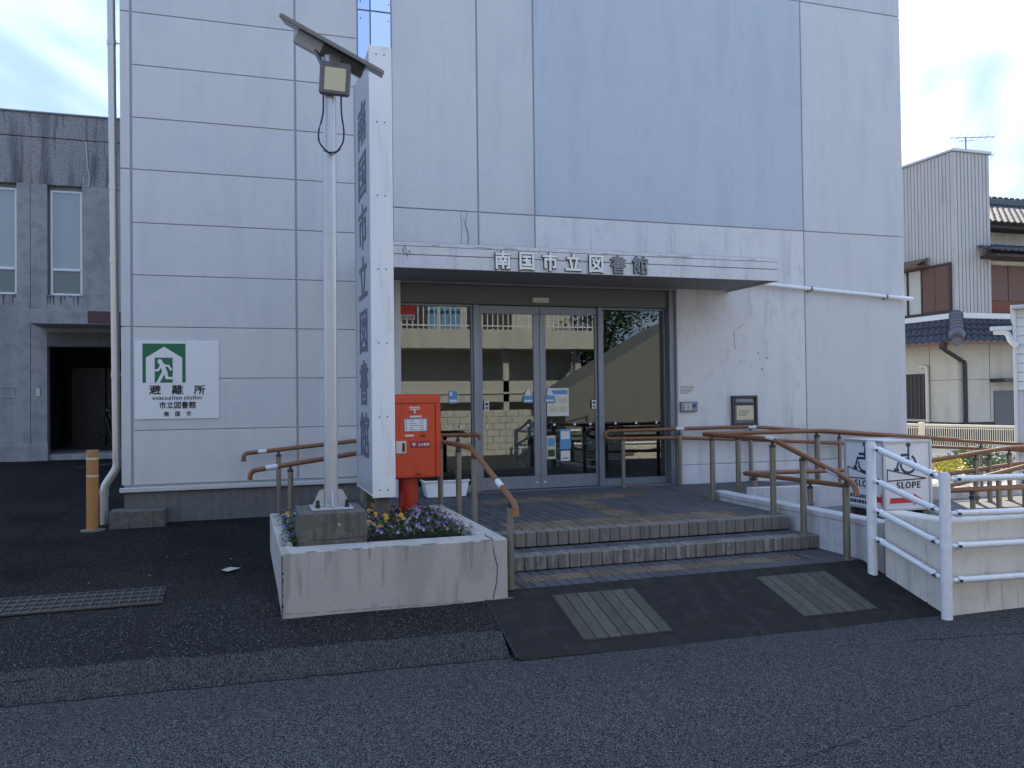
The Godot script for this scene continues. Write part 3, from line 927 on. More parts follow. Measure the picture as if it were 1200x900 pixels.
func entrance(b: Node3D) -> void:
	var z := -0.2
	# reveals and header
	var st := ST()
	lh(st, Vector3(1.76, -1.2, -0.5), Vector3(1.848, 1.44, -0.004))
	part("jamb", st, mats.wall_a, b)
	st = ST()
	lh(st, Vector3(5.475, -1.2, -0.26), Vector3(5.552, 1.40, -0.05), 0.004)
	part("jamb", st, mats.alu, b)
	st = ST()
	lh(st, Vector3(1.849, 1.165, -0.30), Vector3(5.474, 1.398, -0.10), 0.005)
	part("header", st, mats.header, b)
	st = ST()
	lh(st, Vector3(1.849, 1.3985, -0.5), Vector3(5.551, 1.4395, -0.020))
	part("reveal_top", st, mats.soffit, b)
	st = ST()
	lh(st, Vector3(1.85, -1.215, -0.32), Vector3(5.55, -1.176, -0.06), 0.004)
	part("threshold", st, mats.alu, b)
	# mullions
	for x in [[2.786, 2.872], [4.475, 4.542]]:
		st = ST()
		lh(st, Vector3(x[0], -1.175, -0.24), Vector3(x[1], 1.164, -0.13), 0.006)
		part("mullion", st, mats.alu, b)
	# side windows
	for x in [[1.850, 2.785], [4.543, 5.473]]:
		var f := ST()
		lh(f, Vector3(x[0], -1.174, -0.235), Vector3(x[1], -1.085, -0.155), 0.004)
		lh(f, Vector3(x[0], 1.138, -0.225), Vector3(x[1], 1.1645, -0.165), 0.003)
		lh(f, Vector3(x[0], -1.0845, -0.225), Vector3(x[0] + 0.022, 1.1375, -0.165), 0.003)
		lh(f, Vector3(x[1] - 0.022, -1.0845, -0.225), Vector3(x[1], 1.1375, -0.165), 0.003)
		var w := part("side_window", f, mats.alu, b)
		pane(w, x[0] + 0.02, x[1] - 0.02, -1.087, 1.14, z)
	# two sliding door leaves
	for d in [[2.874, 3.669, -0.175], [3.673, 4.474, -0.178]]:
		var f := ST()
		var zz: float = d[2]
		var y0 := -1.168
		var y1 := 1.160
		lh(f, Vector3(d[0], y0, zz - 0.03), Vector3(d[1], -1.006, zz + 0.01), 0.004)
		lh(f, Vector3(d[0], 1.056, zz - 0.03), Vector3(d[1], y1, zz + 0.01), 0.004)
		var wl := 0.034 if d[0] < 3.0 else 0.082
		var wr := 0.082 if d[0] < 3.0 else 0.034
		lh(f, Vector3(d[0], -1.0055, zz - 0.03), Vector3(d[0] + wl, 1.0555, zz + 0.01), 0.004)
		lh(f, Vector3(d[1] - wr, -1.0055, zz - 0.03), Vector3(d[1], 1.0555, zz + 0.01), 0.004)
		var leaf := part("sliding_door", f, mats.alu, b)
		pane(leaf, d[0] + wl - 0.005, d[1] - wr + 0.005, -1.01, 1.06, zz - 0.01)
		f = ST()
		disc(f, Vector3(d[1] - 0.05 if d[0] < 3.0 else d[0] + 0.05, -1.09, zz + 0.0125), Vector3.BACK, 0.014, 12)
		part("lock", f, mats.band, leaf)
	# motion sensor on the header
	st = ST()
	lh(st, Vector3(3.545, 1.195, -0.098), Vector3(3.765, 1.262, -0.04), 0.008)
	part("motion_sensor", st, mats.ivory, b)
	# marks stuck to the glass
	for x in [2.02, 2.32, 2.62, 2.95, 3.22, 3.50, 3.86, 4.14, 4.36, 4.72, 5.02, 5.32]:
		st = ST()
		disc(st, Vector3(x, -0.36, z + 0.04), Vector3.BACK, 0.017, 12)
		part("glass_dot", st, mats.print_white, b)
	sticker(b, 1.872, 0.965, 0.186, 0.182, mats.print_white, [[0.0, 0.32, 1.0, 0.68, mats.print_red]], -0.19)
	words("sticker_lettering", "SECOM", 0.052, Vector3(1.965, 0.992, -0.185), mats.print_black, b, Basis(), true, 0.9)
	sticker(b, 2.475, -0.07, 0.105, 0.155, mats.print_blue, [[0.08, 0.12, 0.84, 0.2, mats.print_white], [0.12, 0.62, 0.3, 0.3, mats.print_white]], -0.19)
	# warning triangles and their blue plates either side of the doors' meeting edge
	for x in [3.505, 3.80]:
		st = ST()
		var xf := Transform3D(Basis(), Vector3(x, 0.07, -0.16))
		prism(st, PackedVector2Array([Vector2(-0.052, -0.045), Vector2(0.052, -0.045), Vector2(0, 0.05)]), xf, 0.002)
		part("warning_triangle", st, mats.print_white, b)
		sticker(b, x - 0.065, -0.075, 0.13, 0.085, mats.print_blue, [[0.1, 0.2, 0.8, 0.25, mats.print_white]], -0.16)
	for x in [2.925, 4.385]:
		sticker(b, x, -0.16, 0.06, 0.11, mats.print_white, [[0.2, 0.55, 0.6, 0.3, mats.print_black], [0.2, 0.1, 0.6, 0.3, mats.header]], -0.16)
	# notices behind the right leaf
	sticker(b, 3.77, -0.25, 0.30, 0.36, mats.paper, [[0.06, 0.78, 0.88, 0.15, mats.print_blue], [0.08, 0.44, 0.38, 0.22, mats.paper_yellow], [0.54, 0.44, 0.38, 0.22, mats.paper_yellow], [0.08, 0.14, 0.38, 0.22, mats.paper_yellow], [0.54, 0.14, 0.38, 0.22, mats.paper_yellow]], -0.1835)
	sticker(b, 3.76, -0.80, 0.12, 0.30, mats.paper_yellow, [[0.1, 0.55, 0.8, 0.35, mats.print_blue], [0.1, 0.1, 0.8, 0.3, mats.leaf]], -0.1835)
	sticker(b, 3.94, -0.68, 0.15, 0.26, mats.print_blue, [[0.1, 0.5, 0.8, 0.4, mats.paper]], -0.1835)
	sticker(b, 3.95, -0.83, 0.13, 0.13, mats.paper, [[0.2, 0.2, 0.6, 0.12, mats.header]], -0.1835)

func pane(parent: Node, x0: float, x1: float, y0: float, y1: float, z: float) -> void:
	var st := ST()
	lh(st, Vector3(x0, y0, z - 0.004), Vector3(x1, y1, z + 0.004))
	part("pane", st, mats.glass, parent)

# a printed card: fields are [x, y, width, height, material] in shares of its size
func sticker(b: Node, x: float, y: float, w: float, h: float, m: Material, fields: Array, z: float) -> void:
	var st := ST()
	lh(st, Vector3(x, y, z), Vector3(x + w, y + h, z + 0.002))
	var s := part("notice", st, m, b)
	for f in fields:
		st = ST()
		lh(st, Vector3(x + f[0] * w, y + f[1] * h, z + 0.0021), Vector3(x + (f[0] + f[2]) * w, y + (f[1] + f[3]) * h, z + 0.0032))
		part("print", st, f[4], s)

func canopy(b: Node3D) -> void:
	var st := ST()
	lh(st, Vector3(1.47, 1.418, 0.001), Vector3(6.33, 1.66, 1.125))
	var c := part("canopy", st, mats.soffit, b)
	for r in [[1.392, 1.530], [1.538, 1.622], [1.627, 1.668]]:
		st = ST()
		lh(st, Vector3(1.462, r[0], 1.126), Vector3(6.338, r[1], 1.15), 0.003)
		part("fascia_board", st, mats.wall_worn, c)
		st = ST()
		lh(st, Vector3(6.331, r[0], 0.002), Vector3(6.352, r[1], 1.1255), 0.003)
		part("fascia_board", st, mats.wall_worn, c)
	st = ST()
	lh(st, Vector3(1.47, 1.66, 0.001), Vector3(6.33, 1.675, 1.125))
	part("canopy_top", st, mats.plinth, c)
	for i in 26:
		st = ST()
		var x := rng.randf_range(1.5, 6.2)
		var y: float = [1.624, 1.534, 1.64][rng.randi() % 3]
		tube(st, [Vector3(x, y, 1.149), Vector3(x + rng.randf_range(0.04, 0.25), y + rng.randf_range(-0.004, 0.004), 1.150)], 0.003, 5)
		part("flaked_paint", st, mats.crack, c)
	for q in [[1.66, 1.60], [1.70, 1.56], [1.68, 1.63], [1.73, 1.58]]:
		st = ST()
		tube(st, [Vector3(q[0], q[1], 1.149), Vector3(q[0] + 0.02, q[1] - 0.05, 1.149)], 0.006, 5)
		part("flaked_paint", st, mats.crack, c)
	# raised letters
	var text := "南国市立図書館"
	var face := flat(0.80, 0.79, 0.75, 0.35)
	var dull := flat(0.22, 0.23, 0.25, 0.35, 0.6)
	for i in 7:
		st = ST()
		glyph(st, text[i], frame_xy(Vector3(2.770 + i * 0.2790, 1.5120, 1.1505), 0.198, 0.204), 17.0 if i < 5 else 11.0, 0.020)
		part("letter_return_and_shadow", st, mats.dark_metal, c)  # dark wider copy: the letter's sides with its drop shadow painted in
	for i in 7:
		st = ST()
		var x := 2.770 + i * 0.2790
		glyph(st, text[i], frame_xy(Vector3(x, 1.5135, 1.151), 0.196, 0.2), 12.5 if i < 5 else 8.5, 0.030)
		part("letter", st, face if i < 5 else dull, c)

func interior(b: Node3D) -> void:
	var st := ST()
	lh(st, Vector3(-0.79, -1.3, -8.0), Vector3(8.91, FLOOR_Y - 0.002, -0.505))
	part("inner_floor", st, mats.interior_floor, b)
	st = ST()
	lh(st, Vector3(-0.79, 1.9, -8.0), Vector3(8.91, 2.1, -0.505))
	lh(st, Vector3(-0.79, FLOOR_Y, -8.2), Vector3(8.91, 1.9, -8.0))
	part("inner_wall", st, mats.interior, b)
	# dim things inside the lobby: a counter, a shelf with books, a partition
	st = ST()
	lh(st, Vector3(2.1, FLOOR_Y, -5.2), Vector3(4.2, -0.2, -4.5), 0.01)
	lh(st, Vector3(2.05, -0.199, -5.25), Vector3(4.25, -0.15, -4.42), 0.01)
	part("counter", st, mats.dark_wood, b)
	st = ST()
	lh(st, Vector3(4.95, FLOOR_Y, -3.2), Vector3(6.4, 0.6, -2.9), 0.01)
	part("shelf", st, mats.shutter, b)
	st = ST()
	for i in 18:
		var x := 5.0 + i * 0.075
		lh(st, Vector3(x, -0.80, -2.899), Vector3(x + 0.05, -0.80 + rng.randf_range(0.2, 0.3), -2.80))
	part("book_row", st, mats.paper, b)

# ------------------------------------------------------------------ things fixed to the library's walls
func wall_fittings() -> void:
	# evacuation sign
	var t := thing("evacuation_sign", "square white evacuation shelter sign with a green running man pictogram", "sign", Vector3(-0.645, 0.23, 0.006))
	var st := ST()
	lh(st, Vector3(-1.08, -0.195, 0.002), Vector3(-0.212, 0.665, 0.012), 0.002)
	part("board", st, mats.print_white, t)
	st = ST()
	lh(st, Vector3(-1.0, 0.205, 0.0121), Vector3(-0.56, 0.635, 0.0135))
	part("green_field", st, mats.print_green, t)
	var px := func(u: float, v: float) -> Vector2: return Vector2(-1.0 + 0.44 * u, 0.635 - 0.43 * v)
	st = ST()
	var house := PackedVector2Array()
	for p in [[0.08, 0.999], [0.08, 0.36], [0.50, 0.08], [0.92, 0.36], [0.92, 0.999], [0.70, 0.999], [0.70, 0.36], [0.28, 0.36], [0.28, 0.999]]:
		house.append(px.call(p[0], p[1]))
	prism(st, house, Transform3D(Basis(), Vector3(0, 0, 0.0150)), 0.0012)
	part("house_mark", st, mats.print_white, t)
	st = ST()
	var n := 0
	for q in [[0.41, 0.47, 0.46, 0.56, 0.10], [0.46, 0.56, 0.52, 0.74, 0.11], [0.42, 0.58, 0.36, 0.68, 0.05], [0.36, 0.68, 0.27, 0.685, 0.05], [0.52, 0.56, 0.60, 0.57, 0.05], [0.60, 0.57, 0.66, 0.67, 0.05], [0.48, 0.74, 0.36, 0.995, 0.075], [0.53, 0.72, 0.56, 0.87, 0.075], [0.56, 0.88, 0.73, 0.885, 0.06]]:
		var a: Vector2 = px.call(q[0], q[1])
		var c: Vector2 = px.call(q[2], q[3])
		var d := (c - a).normalized()
		var w: float = q[4] * 0.215
		var k := Vector2(-d.y, d.x) * w
		prism(st, PackedVector2Array([a - k - d * w * 0.6, c - k + d * w * 0.6, c + k + d * w * 0.6, a + k - d * w * 0.6]), Transform3D(Basis(), Vector3(0, 0, 0.0150 + n * 0.00012)), 0.0012)
		n += 1
	var hd: Vector2 = px.call(0.40, 0.455)
	disc(st, Vector3(hd.x, hd.y, 0.0162), Vector3.BACK, 0.024, 16)
	part("running_figure", st, mats.print_white, t)
	for k in [["避", -0.875, 0.115], ["難", -0.645, 0.115], ["所", -0.415, 0.115]]:
		st = ST()
		glyph(st, k[0], frame_xy(Vector3(k[1], k[2] + 0.012, 0.0122), 0.114, 0.100), 13.0, 0.002)
		part("lettering", st, mats.print_black, t)
	words("lettering", "evacuation shelter", 0.056, Vector3(-0.645, 0.036, 0.0125), mats.print_black, t, Basis(), true, 1.02)
	for i in 5:
		st = ST()
		glyph(st, "市立図書館"[i], frame_xy(Vector3(-0.645 + (i - 2) * 0.076, -0.042, 0.0122), 0.074, 0.074), 12.5, 0.002)
		part("lettering", st, mats.print_black, t)
	for i in 3:
		st = ST()
		glyph(st, "南国市"[i], frame_xy(Vector3(-0.645 + (i - 1) * 0.115, -0.138, 0.0122), 0.056, 0.056), 12.0, 0.002)
		part("lettering", st, mats.print_black, t)
	# paper notice and key pad beside the doors
	t = thing("wall_notice", "small white paper notice taped above the key pad right of the doors", "notice", Vector3(5.71, -0.045, 0.002))
	st = ST()
	lh(st, Vector3(5.575, -0.048, 0.0015), Vector3(5.855, 0.142, 0.003))
	part("sheet", st, mats.paper, t)
	st = ST()
	for r in 6:
		var x := 5.595
		while x < 5.80 - r * 0.015:
			var w := rng.randf_range(0.012, 0.03)
			lh(st, Vector3(x, 0.112 - r * 0.018, 0.003), Vector3(x + w, 0.112 - r * 0.018 + 0.009, 0.0038))
			x += w + 0.007
	part("print", st, mats.header, t)
	t = thing("key_pad", "grey metal key pad box with a blue button on the wall right of the doors", "key pad", Vector3(5.70, -0.15, 0.0))
	st = ST()
	lh(st, Vector3(5.58, -0.222, 0.001), Vector3(5.835, -0.085, 0.045), 0.008)
	part("case", st, mats.alu, t)
	st = ST()
	for i in 2:
		for j in 3:
			lh(st, Vector3(5.63 + i * 0.06, -0.195 + j * 0.03, 0.045), Vector3(5.675 + i * 0.06, -0.172 + j * 0.03, 0.050), 0.002)
	part("keys", st, mats.ivory, t)
	st = ST()
	lh(st, Vector3(5.755, -0.165, 0.045), Vector3(5.805, -0.115, 0.051), 0.003)
	part("button", st, flat(0.03, 0.07, 0.22, 0.4), t)
	# night return box
	t = thing("book_return_hatch", "steel framed book return hatch with a yellowed notice set in the wall", "book drop", Vector3(6.56, -0.4, 0.0))
	st = ST()
	lh(st, Vector3(6.365, -0.425, 0.001), Vector3(6.40, -0.015, 0.05), 0.004)
	lh(st, Vector3(6.725, -0.425, 0.001), Vector3(6.76, -0.015, 0.05), 0.004)
	lh(st, Vector3(6.4005, -0.05, 0.001), Vector3(6.7245, -0.015, 0.05), 0.004)
	lh(st, Vector3(6.4005, -0.425, 0.001), Vector3(6.7245, -0.39, 0.05), 0.004)
	lh(st, Vector3(6.4005, -0.135, 0.001), Vector3(6.7245, -0.115, 0.046), 0.004)
	part("frame", st, mats.dark_metal, t)
	st = ST()
	lh(st, Vector3(6.401, -0.389, 0.001), Vector3(6.724, -0.136, 0.03), 0.004)
	part("door", st, flat(0.15, 0.15, 0.14, 0.4, 0.5), t)
	st = ST()
	lh(st, Vector3(6.42, -0.108, 0.001), Vector3(6.68, -0.056, 0.034), 0.004)
	part("slot_flap", st, mats.alu, t)
	st = ST()
	lh(st, Vector3(6.435, -0.345, 0.0301), Vector3(6.70, -0.15, 0.032))
	var s := part("notice", st, mats.paper_yellow, t)
	st = ST()
	for r in 4:
		lh(st, Vector3(6.465, -0.225 - r * 0.022, 0.0321), Vector3(6.64 - r * 0.02, -0.217 - r * 0.022, 0.0328))
	part("print", st, mats.header, s)
	# white conduit
	t = thing("white_conduit", "white plastic pipe running along the wall from the canopy past the right corner", "pipe", Vector3(8.0, 1.45, 0.05))
	st = ST()
	tube(st, [Vector3(6.36, 1.545, 0.055), Vector3(9.42, 1.372, 0.055)], 0.028, 12)
	part("pipe", st, mats.white_paint, t)
	for x in [7.65, 8.95]:
		st = ST()
		var y: float = lerpf(1.545, 1.372, (x - 6.36) / 3.06)
		tube(st, [Vector3(x - 0.012, y + 0.0007, 0.055), Vector3(x + 0.012, y - 0.0007, 0.055)], 0.033, 12)
		cbox(st, Vector3(x - 0.02, y - 0.03, 0.028), Vector3(0.03, 0.02, 0.054), 0.003)
		part("clip", st, mats.plinth, t)
	# rain pipe at the left corner
	t = thing("rain_pipe", "tall weathered metal rain pipe at the left corner of the library", "downpipe", Vector3(-1.30, -1.3, -0.1))
	st = ST()
	tube(st, rounded([Vector3(-1.345, 9.3, -0.1), Vector3(-1.275, -0.72, -0.1), Vector3(-1.40, -0.92, -0.08), Vector3(-1.40, -1.335, -0.08)], 0.05, 4), 0.042, 14)
	part("pipe", st, mats.pipe, t)
	for y in [3.95, 2.35, 1.55, 0.3, -0.60, -0.98]:
		st = ST()
		var c := Vector3(-1.2767 - 0.0070 * (y + 0.5) if y > -0.8 else -1.40, y, -0.1 if y > -0.8 else -0.08)
		tube(st, [c - Vector3(0, 0.03, 0), c + Vector3(0, 0.03, 0)], 0.047, 14)
		if y > 0.0:
			tube(st, [c + Vector3(0.03, 0, 0), Vector3(-1.19, y - 0.01, -0.1)], 0.008, 6)
		part("collar", st, mats.pipe, t)
	# concrete block at the corner
	st = ST()
	O = Vector3(-1.03, -1.33, 0.15)
	cbox(st, Vector3(-1.03, -1.255, 0.15), Vector3(0.545, 0.205, 0.28), 0.008)
	solo("concrete_step", st, mats.concrete_dark, "low grey concrete block against the library's left corner", "block", O)
	# bollard
	t = thing("bollard", "faded orange bollard with two pale reflective bands beside the rain pipe", "bollard", Vector3(-1.455, -1.34, 0.30))
	st = ST()
	tube(st, [Vector3(-1.455, -1.36, 0.30), Vector3(-1.455, -0.515, 0.30), Vector3(-1.455, -0.500, 0.30)], 0.058, 18)
	part("post", st, mats.orange, t)
	for y in [-0.585, -0.765]:
		st = ST()
		tube(st, [Vector3(-1.455, y - 0.01, 0.30), Vector3(-1.455, y + 0.01, 0.30)], 0.0595, 18, false)
		part("reflective_band", st, flat(0.60, 0.52, 0.38, 0.35), t)
	st = ST()
	tube(st, [Vector3(-1.455, -1.345, 0.30), Vector3(-1.455, -1.325, 0.30)], 0.12, 18)
	part("foot", st, mats.plinth, t)
	# flower trough on the porch, by the doors
	t = thing("flower_trough", "white plastic flower trough under the side window behind the letter box", "planter", Vector3(2.35, FLOOR_Y, 0.2))
	st = ST()
	prism(st, PackedVector2Array([Vector2(2.10, FLOOR_Y + 0.012), Vector2(2.565, FLOOR_Y + 0.012), Vector2(2.60, FLOOR_Y + 0.185), Vector2(2.065, FLOOR_Y + 0.185)]), Transform3D(Basis(), Vector3(0, 0, 0.26)), 0.2)
	lh(st, Vector3(2.05, FLOOR_Y + 0.186, 0.045), Vector3(2.615, FLOOR_Y + 0.208, 0.275), 0.005)
	part("trough", st, mats.white_paint, t)
	st = ST()
	for x in [2.15, 2.33, 2.52]:
		lh(st, Vector3(x - 0.05, FLOOR_Y, 0.08), Vector3(x + 0.05, FLOOR_Y + 0.0115, 0.255))
	part("feet", st, mats.dark_metal, t)
	st = ST()
	lh(st, Vector3(2.075, FLOOR_Y + 0.2085, 0.07), Vector3(2.59, FLOOR_Y + 0.214, 0.255))
	part("soil", st, mats.soil, t)

# ------------------------------------------------------------------ planter with pansies
func planter() -> void:
	var t := thing("flower_bed", "weathered concrete flower bed with a cracked corner in front of the entrance", "planter", Vector3(1.07, -1.45, 3.0))
	var st := ST()
	var y0 := -1.75
	var y1 := -1.035
	lh(st, Vector3(0.265, y0, 3.845), Vector3(1.872, y1, 4.07), 0.012)
	part("front_wall", st, mats.concrete_light, t)
	st = ST()
	lh(st, Vector3(0.262, y0, 1.95), Vector3(0.365, y1 - 0.002, 3.846), 0.012)
	part("side_wall", st, mats.concrete_light, t)
	st = ST()
	lh(st, Vector3(1.705, y0, 1.95), Vector3(1.876, y1 - 0.002, 3.846), 0.012)
	part("side_wall", st, mats.concrete_light, t)
	st = ST()
	lh(st, Vector3(0.366, y0, 1.95), Vector3(1.704, y1 - 0.004, 2.07), 0.012)
	part("back_wall", st, mats.concrete_light, t)
	st = ST()
	tube(st, [Vector3(1.755, -1.036, 4.066), Vector3(1.765, -1.13, 4.068), Vector3(1.793, -1.24, 4.068), Vector3(1.785, -1.35, 4.068), Vector3(1.757, -1.47, 4.068)], 0.0045, 5)
	tube(st, [Vector3(1.755, -1.034, 4.066), Vector3(1.748, -1.034, 3.95), Vector3(1.762, -1.034, 3.85)], 0.004, 5)
	part("crack", st, mats.black, t)
	st = ST()
	tube(st, [Vector3(0.268, -1.06, 4.068), Vector3(0.267, -1.47, 4.068)], 0.004, 5)
	for i in 7:
		cbox(st, Vector3(0.272, -1.1 - rng.randf() * 0.33, 4.066), Vector3(0.016, 0.02, 0.012), 0.003)
	part("chipped_edge", st, mats.concrete_dark, t)
	# dirt along the rim and the foot, and a run-off stain with a knot-like spot
	var dirt: Material = mats.stain_soft
	st = ST()
	for q in [[-1.037, 0.016, 0.45], [-1.478, 0.020, 0.8]]:
		var px := 0.28
		while px < 1.86:
			var w := rng.randf_range(0.04, 0.16)
			if rng.randf() < q[2]:
				var y: float = q[0] if q[0] > -1.2 else -1.452 - 0.035 * px / 1.9
				var hh: float = q[1] * rng.randf_range(0.3, 1.0)
				var sg := -1.0 if q[0] > -1.2 else 1.0
				prism(st, PackedVector2Array([Vector2(px, y), Vector2(px + w * 0.3, y + sg * hh), Vector2(px + w * 0.8, y + sg * hh * 0.7), Vector2(minf(px + w, 1.868), y)]), Transform3D(Basis(), Vector3(0, 0, 4.0716)), 0.0014)
			px += w
	stuff(part("dirt_edge", st, dirt, t))
	for q in [[1.595, 0.020, 0.22], [1.70, 0.012, 0.10], [1.12, 0.018, 0.12], [0.86, 0.012, 0.09]]:
		st = ST()
		prism(st, PackedVector2Array([Vector2(q[0] - q[1], -1.042), Vector2(q[0] + q[1], -1.042), Vector2(q[0] + q[1] * 0.6, -1.05 - q[2] * 0.6), Vector2(q[0], -1.05 - q[2]), Vector2(q[0] - q[1] * 0.7, -1.05 - q[2] * 0.5)]), Transform3D(Basis(), Vector3(0, 0, 4.0713)), 0.0012)
		part("run_off_stain", st, mats.stain_soft, t)
	st = ST()
	var sn := noise(61, 3.0)
	for i in 24:
		for j in 32:
			var c := []
			for k in [[0, 0], [1, 0], [1, 1], [0, 1]]:
				var x: float = 0.36 + (i + k[0]) * 1.35 / 24
				var z: float = 2.06 + (j + k[1]) * 1.79 / 32
				c.append(Vector3(x, -1.105 + 0.02 * sn.get_noise_2d(x * 4.0, z * 4.0), z))
			quad(st, c[0], c[1], c[2], c[3], Vector3.UP)
	part("soil", st, mats.soil, t)
	# lamp footing
	t = thing("lamp_footing", "brown grey concrete cube in the flower bed carrying the solar lamp post", "block", Vector3(0.64, -1.1, 3.61))
	st = ST()
	cbox(st, Vector3(0.64, -0.965, 3.60), Vector3(0.475, 0.315, 0.48), 0.012)
	part("block", st, mats.concrete_dark, t)
	st = ST()
	tube(st, [Vector3(0.50, -1.0, 3.8405), Vector3(0.62, -1.004, 3.8405), Vector3(0.87, -0.995, 3.8405)], 0.002, 4)
	part("form_line", st, mats.black, t)
	st = ST()
	disc(st, Vector3(0.68, -0.90, 3.8406), Vector3.BACK, 0.011, 10)
	part("air_hole", st, mats.concrete_light, t)
	pansies()

func pansy(kind: int) -> Node3D:
	var t := Node3D.new()
	O = Vector3.ZERO
	var st := ST()
	for i in 60:
		var a := rng.randf() * TAU
		var r := 0.025 + 0.075 * sqrt(rng.randf())
		var h := 0.02 + 0.085 * rng.randf() * (1.0 - r * 4.0)
		var c := Vector3(cos(a) * r, maxf(h, 0.012), sin(a) * r)
		var d := Vector3(cos(a + rng.randf_range(-0.7, 0.7)), rng.randf_range(0.1, 0.9), sin(a)).normalized()
		var s := d.cross(Vector3.UP).normalized() * rng.randf_range(0.008, 0.013)
		var l := rng.randf_range(0.025, 0.045)
		var mid := c + d * l * 0.55 + Vector3(0, 0.006, 0)
		var tip := c + d * l
		tri(st, c, mid + s, mid - s)
		tri(st, mid + s, tip, mid - s)
	part("leaves", st, mats.leaf if kind % 2 == 0 else mats.leaf2, t)
	var main: Material = [mats.petal_purple, mats.petal_yellow, mats.petal_violet, mats.petal_purple][kind]
	var low: Material = [mats.petal_violet, mats.petal_yellow, mats.petal_white, mats.petal_yellow][kind]
	var nf := 3 + rng.randi() % 3
	for i in nf:
		var a := rng.randf() * TAU
		var r := 0.085 * sqrt(rng.randf())
		var c := Vector3(cos(a) * r, 0.075 + rng.randf() * 0.06, sin(a) * r)
		var face := Vector3(cos(a) * 0.5 + rng.randf_range(-0.3, 0.3), rng.randf_range(0.2, 0.9), 0.6 + sin(a) * 0.5).normalized()
		var u := face.cross(Vector3.UP).normalized()
		var v := u.cross(face)
		st = ST()
		var st2 := ST()
		for k in 5:
			var b := PI * 0.5 + TAU * (k + 0.5) / 5.0
			var pd := u * cos(b) + v * sin(b)
			var q := pd.cross(face) * 0.0092
			var sc := rng.randf_range(0.012, 0.017)
			var base := c + face * 0.001 * k
			var s: SurfaceTool = st2 if k == 2 else st
			var e := base + pd * sc * 0.6
			var tp := base + pd * sc + face * 0.003
			tri(s, base, e + q, e - q, face)
			tri(s, e + q, tp + q * 0.5, e - q, face)
			tri(s, tp + q * 0.5, tp - q * 0.5, e - q, face)
		var f := part("blossom", st, main, t)
		part("lower_petal", st2, low, f)
		st2 = ST()
		disc(st2, c + face * 0.007, face, 0.004, 6)
		part("eye", st2, mats.petal_yellow if kind != 1 else mats.shutter, f)
	return t

func pansies() -> void:
	var names := ["deep purple pansy", "bright yellow pansy", "pale violet pansy", "purple and yellow pansy"]
	var groups := ["purple pansies", "yellow pansies", "violet pansies", "purple and yellow pansies"]
	var protos := []
	for k in 4:
		protos.append([pansy(k), pansy(k)])
	var spots := []
	for i in 2:
		for j in 9:
			spots.append([Vector3(0.42 + i * 0.0, -1.10, 2.2 + j * 0.19), 0 if j > 3 else (j % 3)])
	spots = spots.slice(0, 9)
	for j in 11:
		for i in 5:
			var x := 0.98 + i * 0.165 + rng.randf_range(-0.045, 0.045)
			var z := 2.18 + j * 0.152 + rng.randf_range(-0.04, 0.04)
			if x > 1.66 or (z > 3.60 and x > 1.50) or (absf(x - 1.2) < 0.09 and absf(z - 2.56) < 0.1):
				continue
			if z > 3.68:
				continue
			var k := 0
			if x < 1.12:
				k = [1, 3, 2][rng.randi() % 3]
			elif x < 1.38:
				k = [1, 1, 3, 2][rng.randi() % 4] if z < 3.3 else [2, 2, 0][rng.randi() % 3]
			else:
				k = [0, 0, 2, 3][rng.randi() % 4]
			spots.append([Vector3(x, -1.10, z), k])
	for x in [0.55, 0.75]:
		for z in [2.3, 2.6, 2.9, 3.18]:
			spots.append([Vector3(x + rng.randf_range(-0.03, 0.03), -1.10, z), rng.randi() % 4])
	for s in spots:
		var k: int = s[1]
		var p: Node3D = protos[k][rng.randi() % 2].duplicate()
		p.name = numbered("pansy")
		p.position = s[0]
		p.rotation.y = rng.randf_range(-0.9, 0.9)
		p.scale = Vector3.ONE * rng.randf_range(0.9, 1.2)
		var where := "in the middle of the concrete flower bed"
		if s[0].x < 0.5:
			where = "between the lamp footing and the left rim of the flower bed"
		elif s[0].x < 0.9:
			where = "behind the lamp footing in the flower bed"
		elif s[0].z > 3.3:
			where = "in the front row of the concrete flower bed"
		elif s[0].x > 1.42:
			where = "along the right rim of the flower bed beside the steps"
		elif s[0].z < 2.5:
			where = "at the foot of the red post box pole"
		elif s[0].x < 1.15:
			where = "between the lamp footing and the tall sign's stump"
		p.set_meta("label", names[k] + " " + where)
		p.set_meta("category", "flower")
		p.set_meta("group", groups[k] + " " + where)
		add_child(p)
	# the trough by the doors
	for i in 5:
		var k: int = [1, 0, 2, 2, 2][i]
		var p: Node3D = protos[k][i % 2].duplicate()
		p.name = numbered("pansy")
		p.position = Vector3(2.13 + i * 0.10, FLOOR_Y + 0.205, 0.165)
		p.rotation.y = i * 1.3
		p.scale = Vector3.ONE * 0.8
		p.set_meta("label", ["yellow pansy at the left end of the white trough", "purple pansy second from the left in the white trough", "violet pansy growing in the right half of the white trough"][mini(i, 2)])
		p.set_meta("category", "flower")
		if i >= 2:
			p.set_meta("group", "violet pansies in the trough")
		add_child(p)
	for a in protos:
		for p in a:
			p.free()

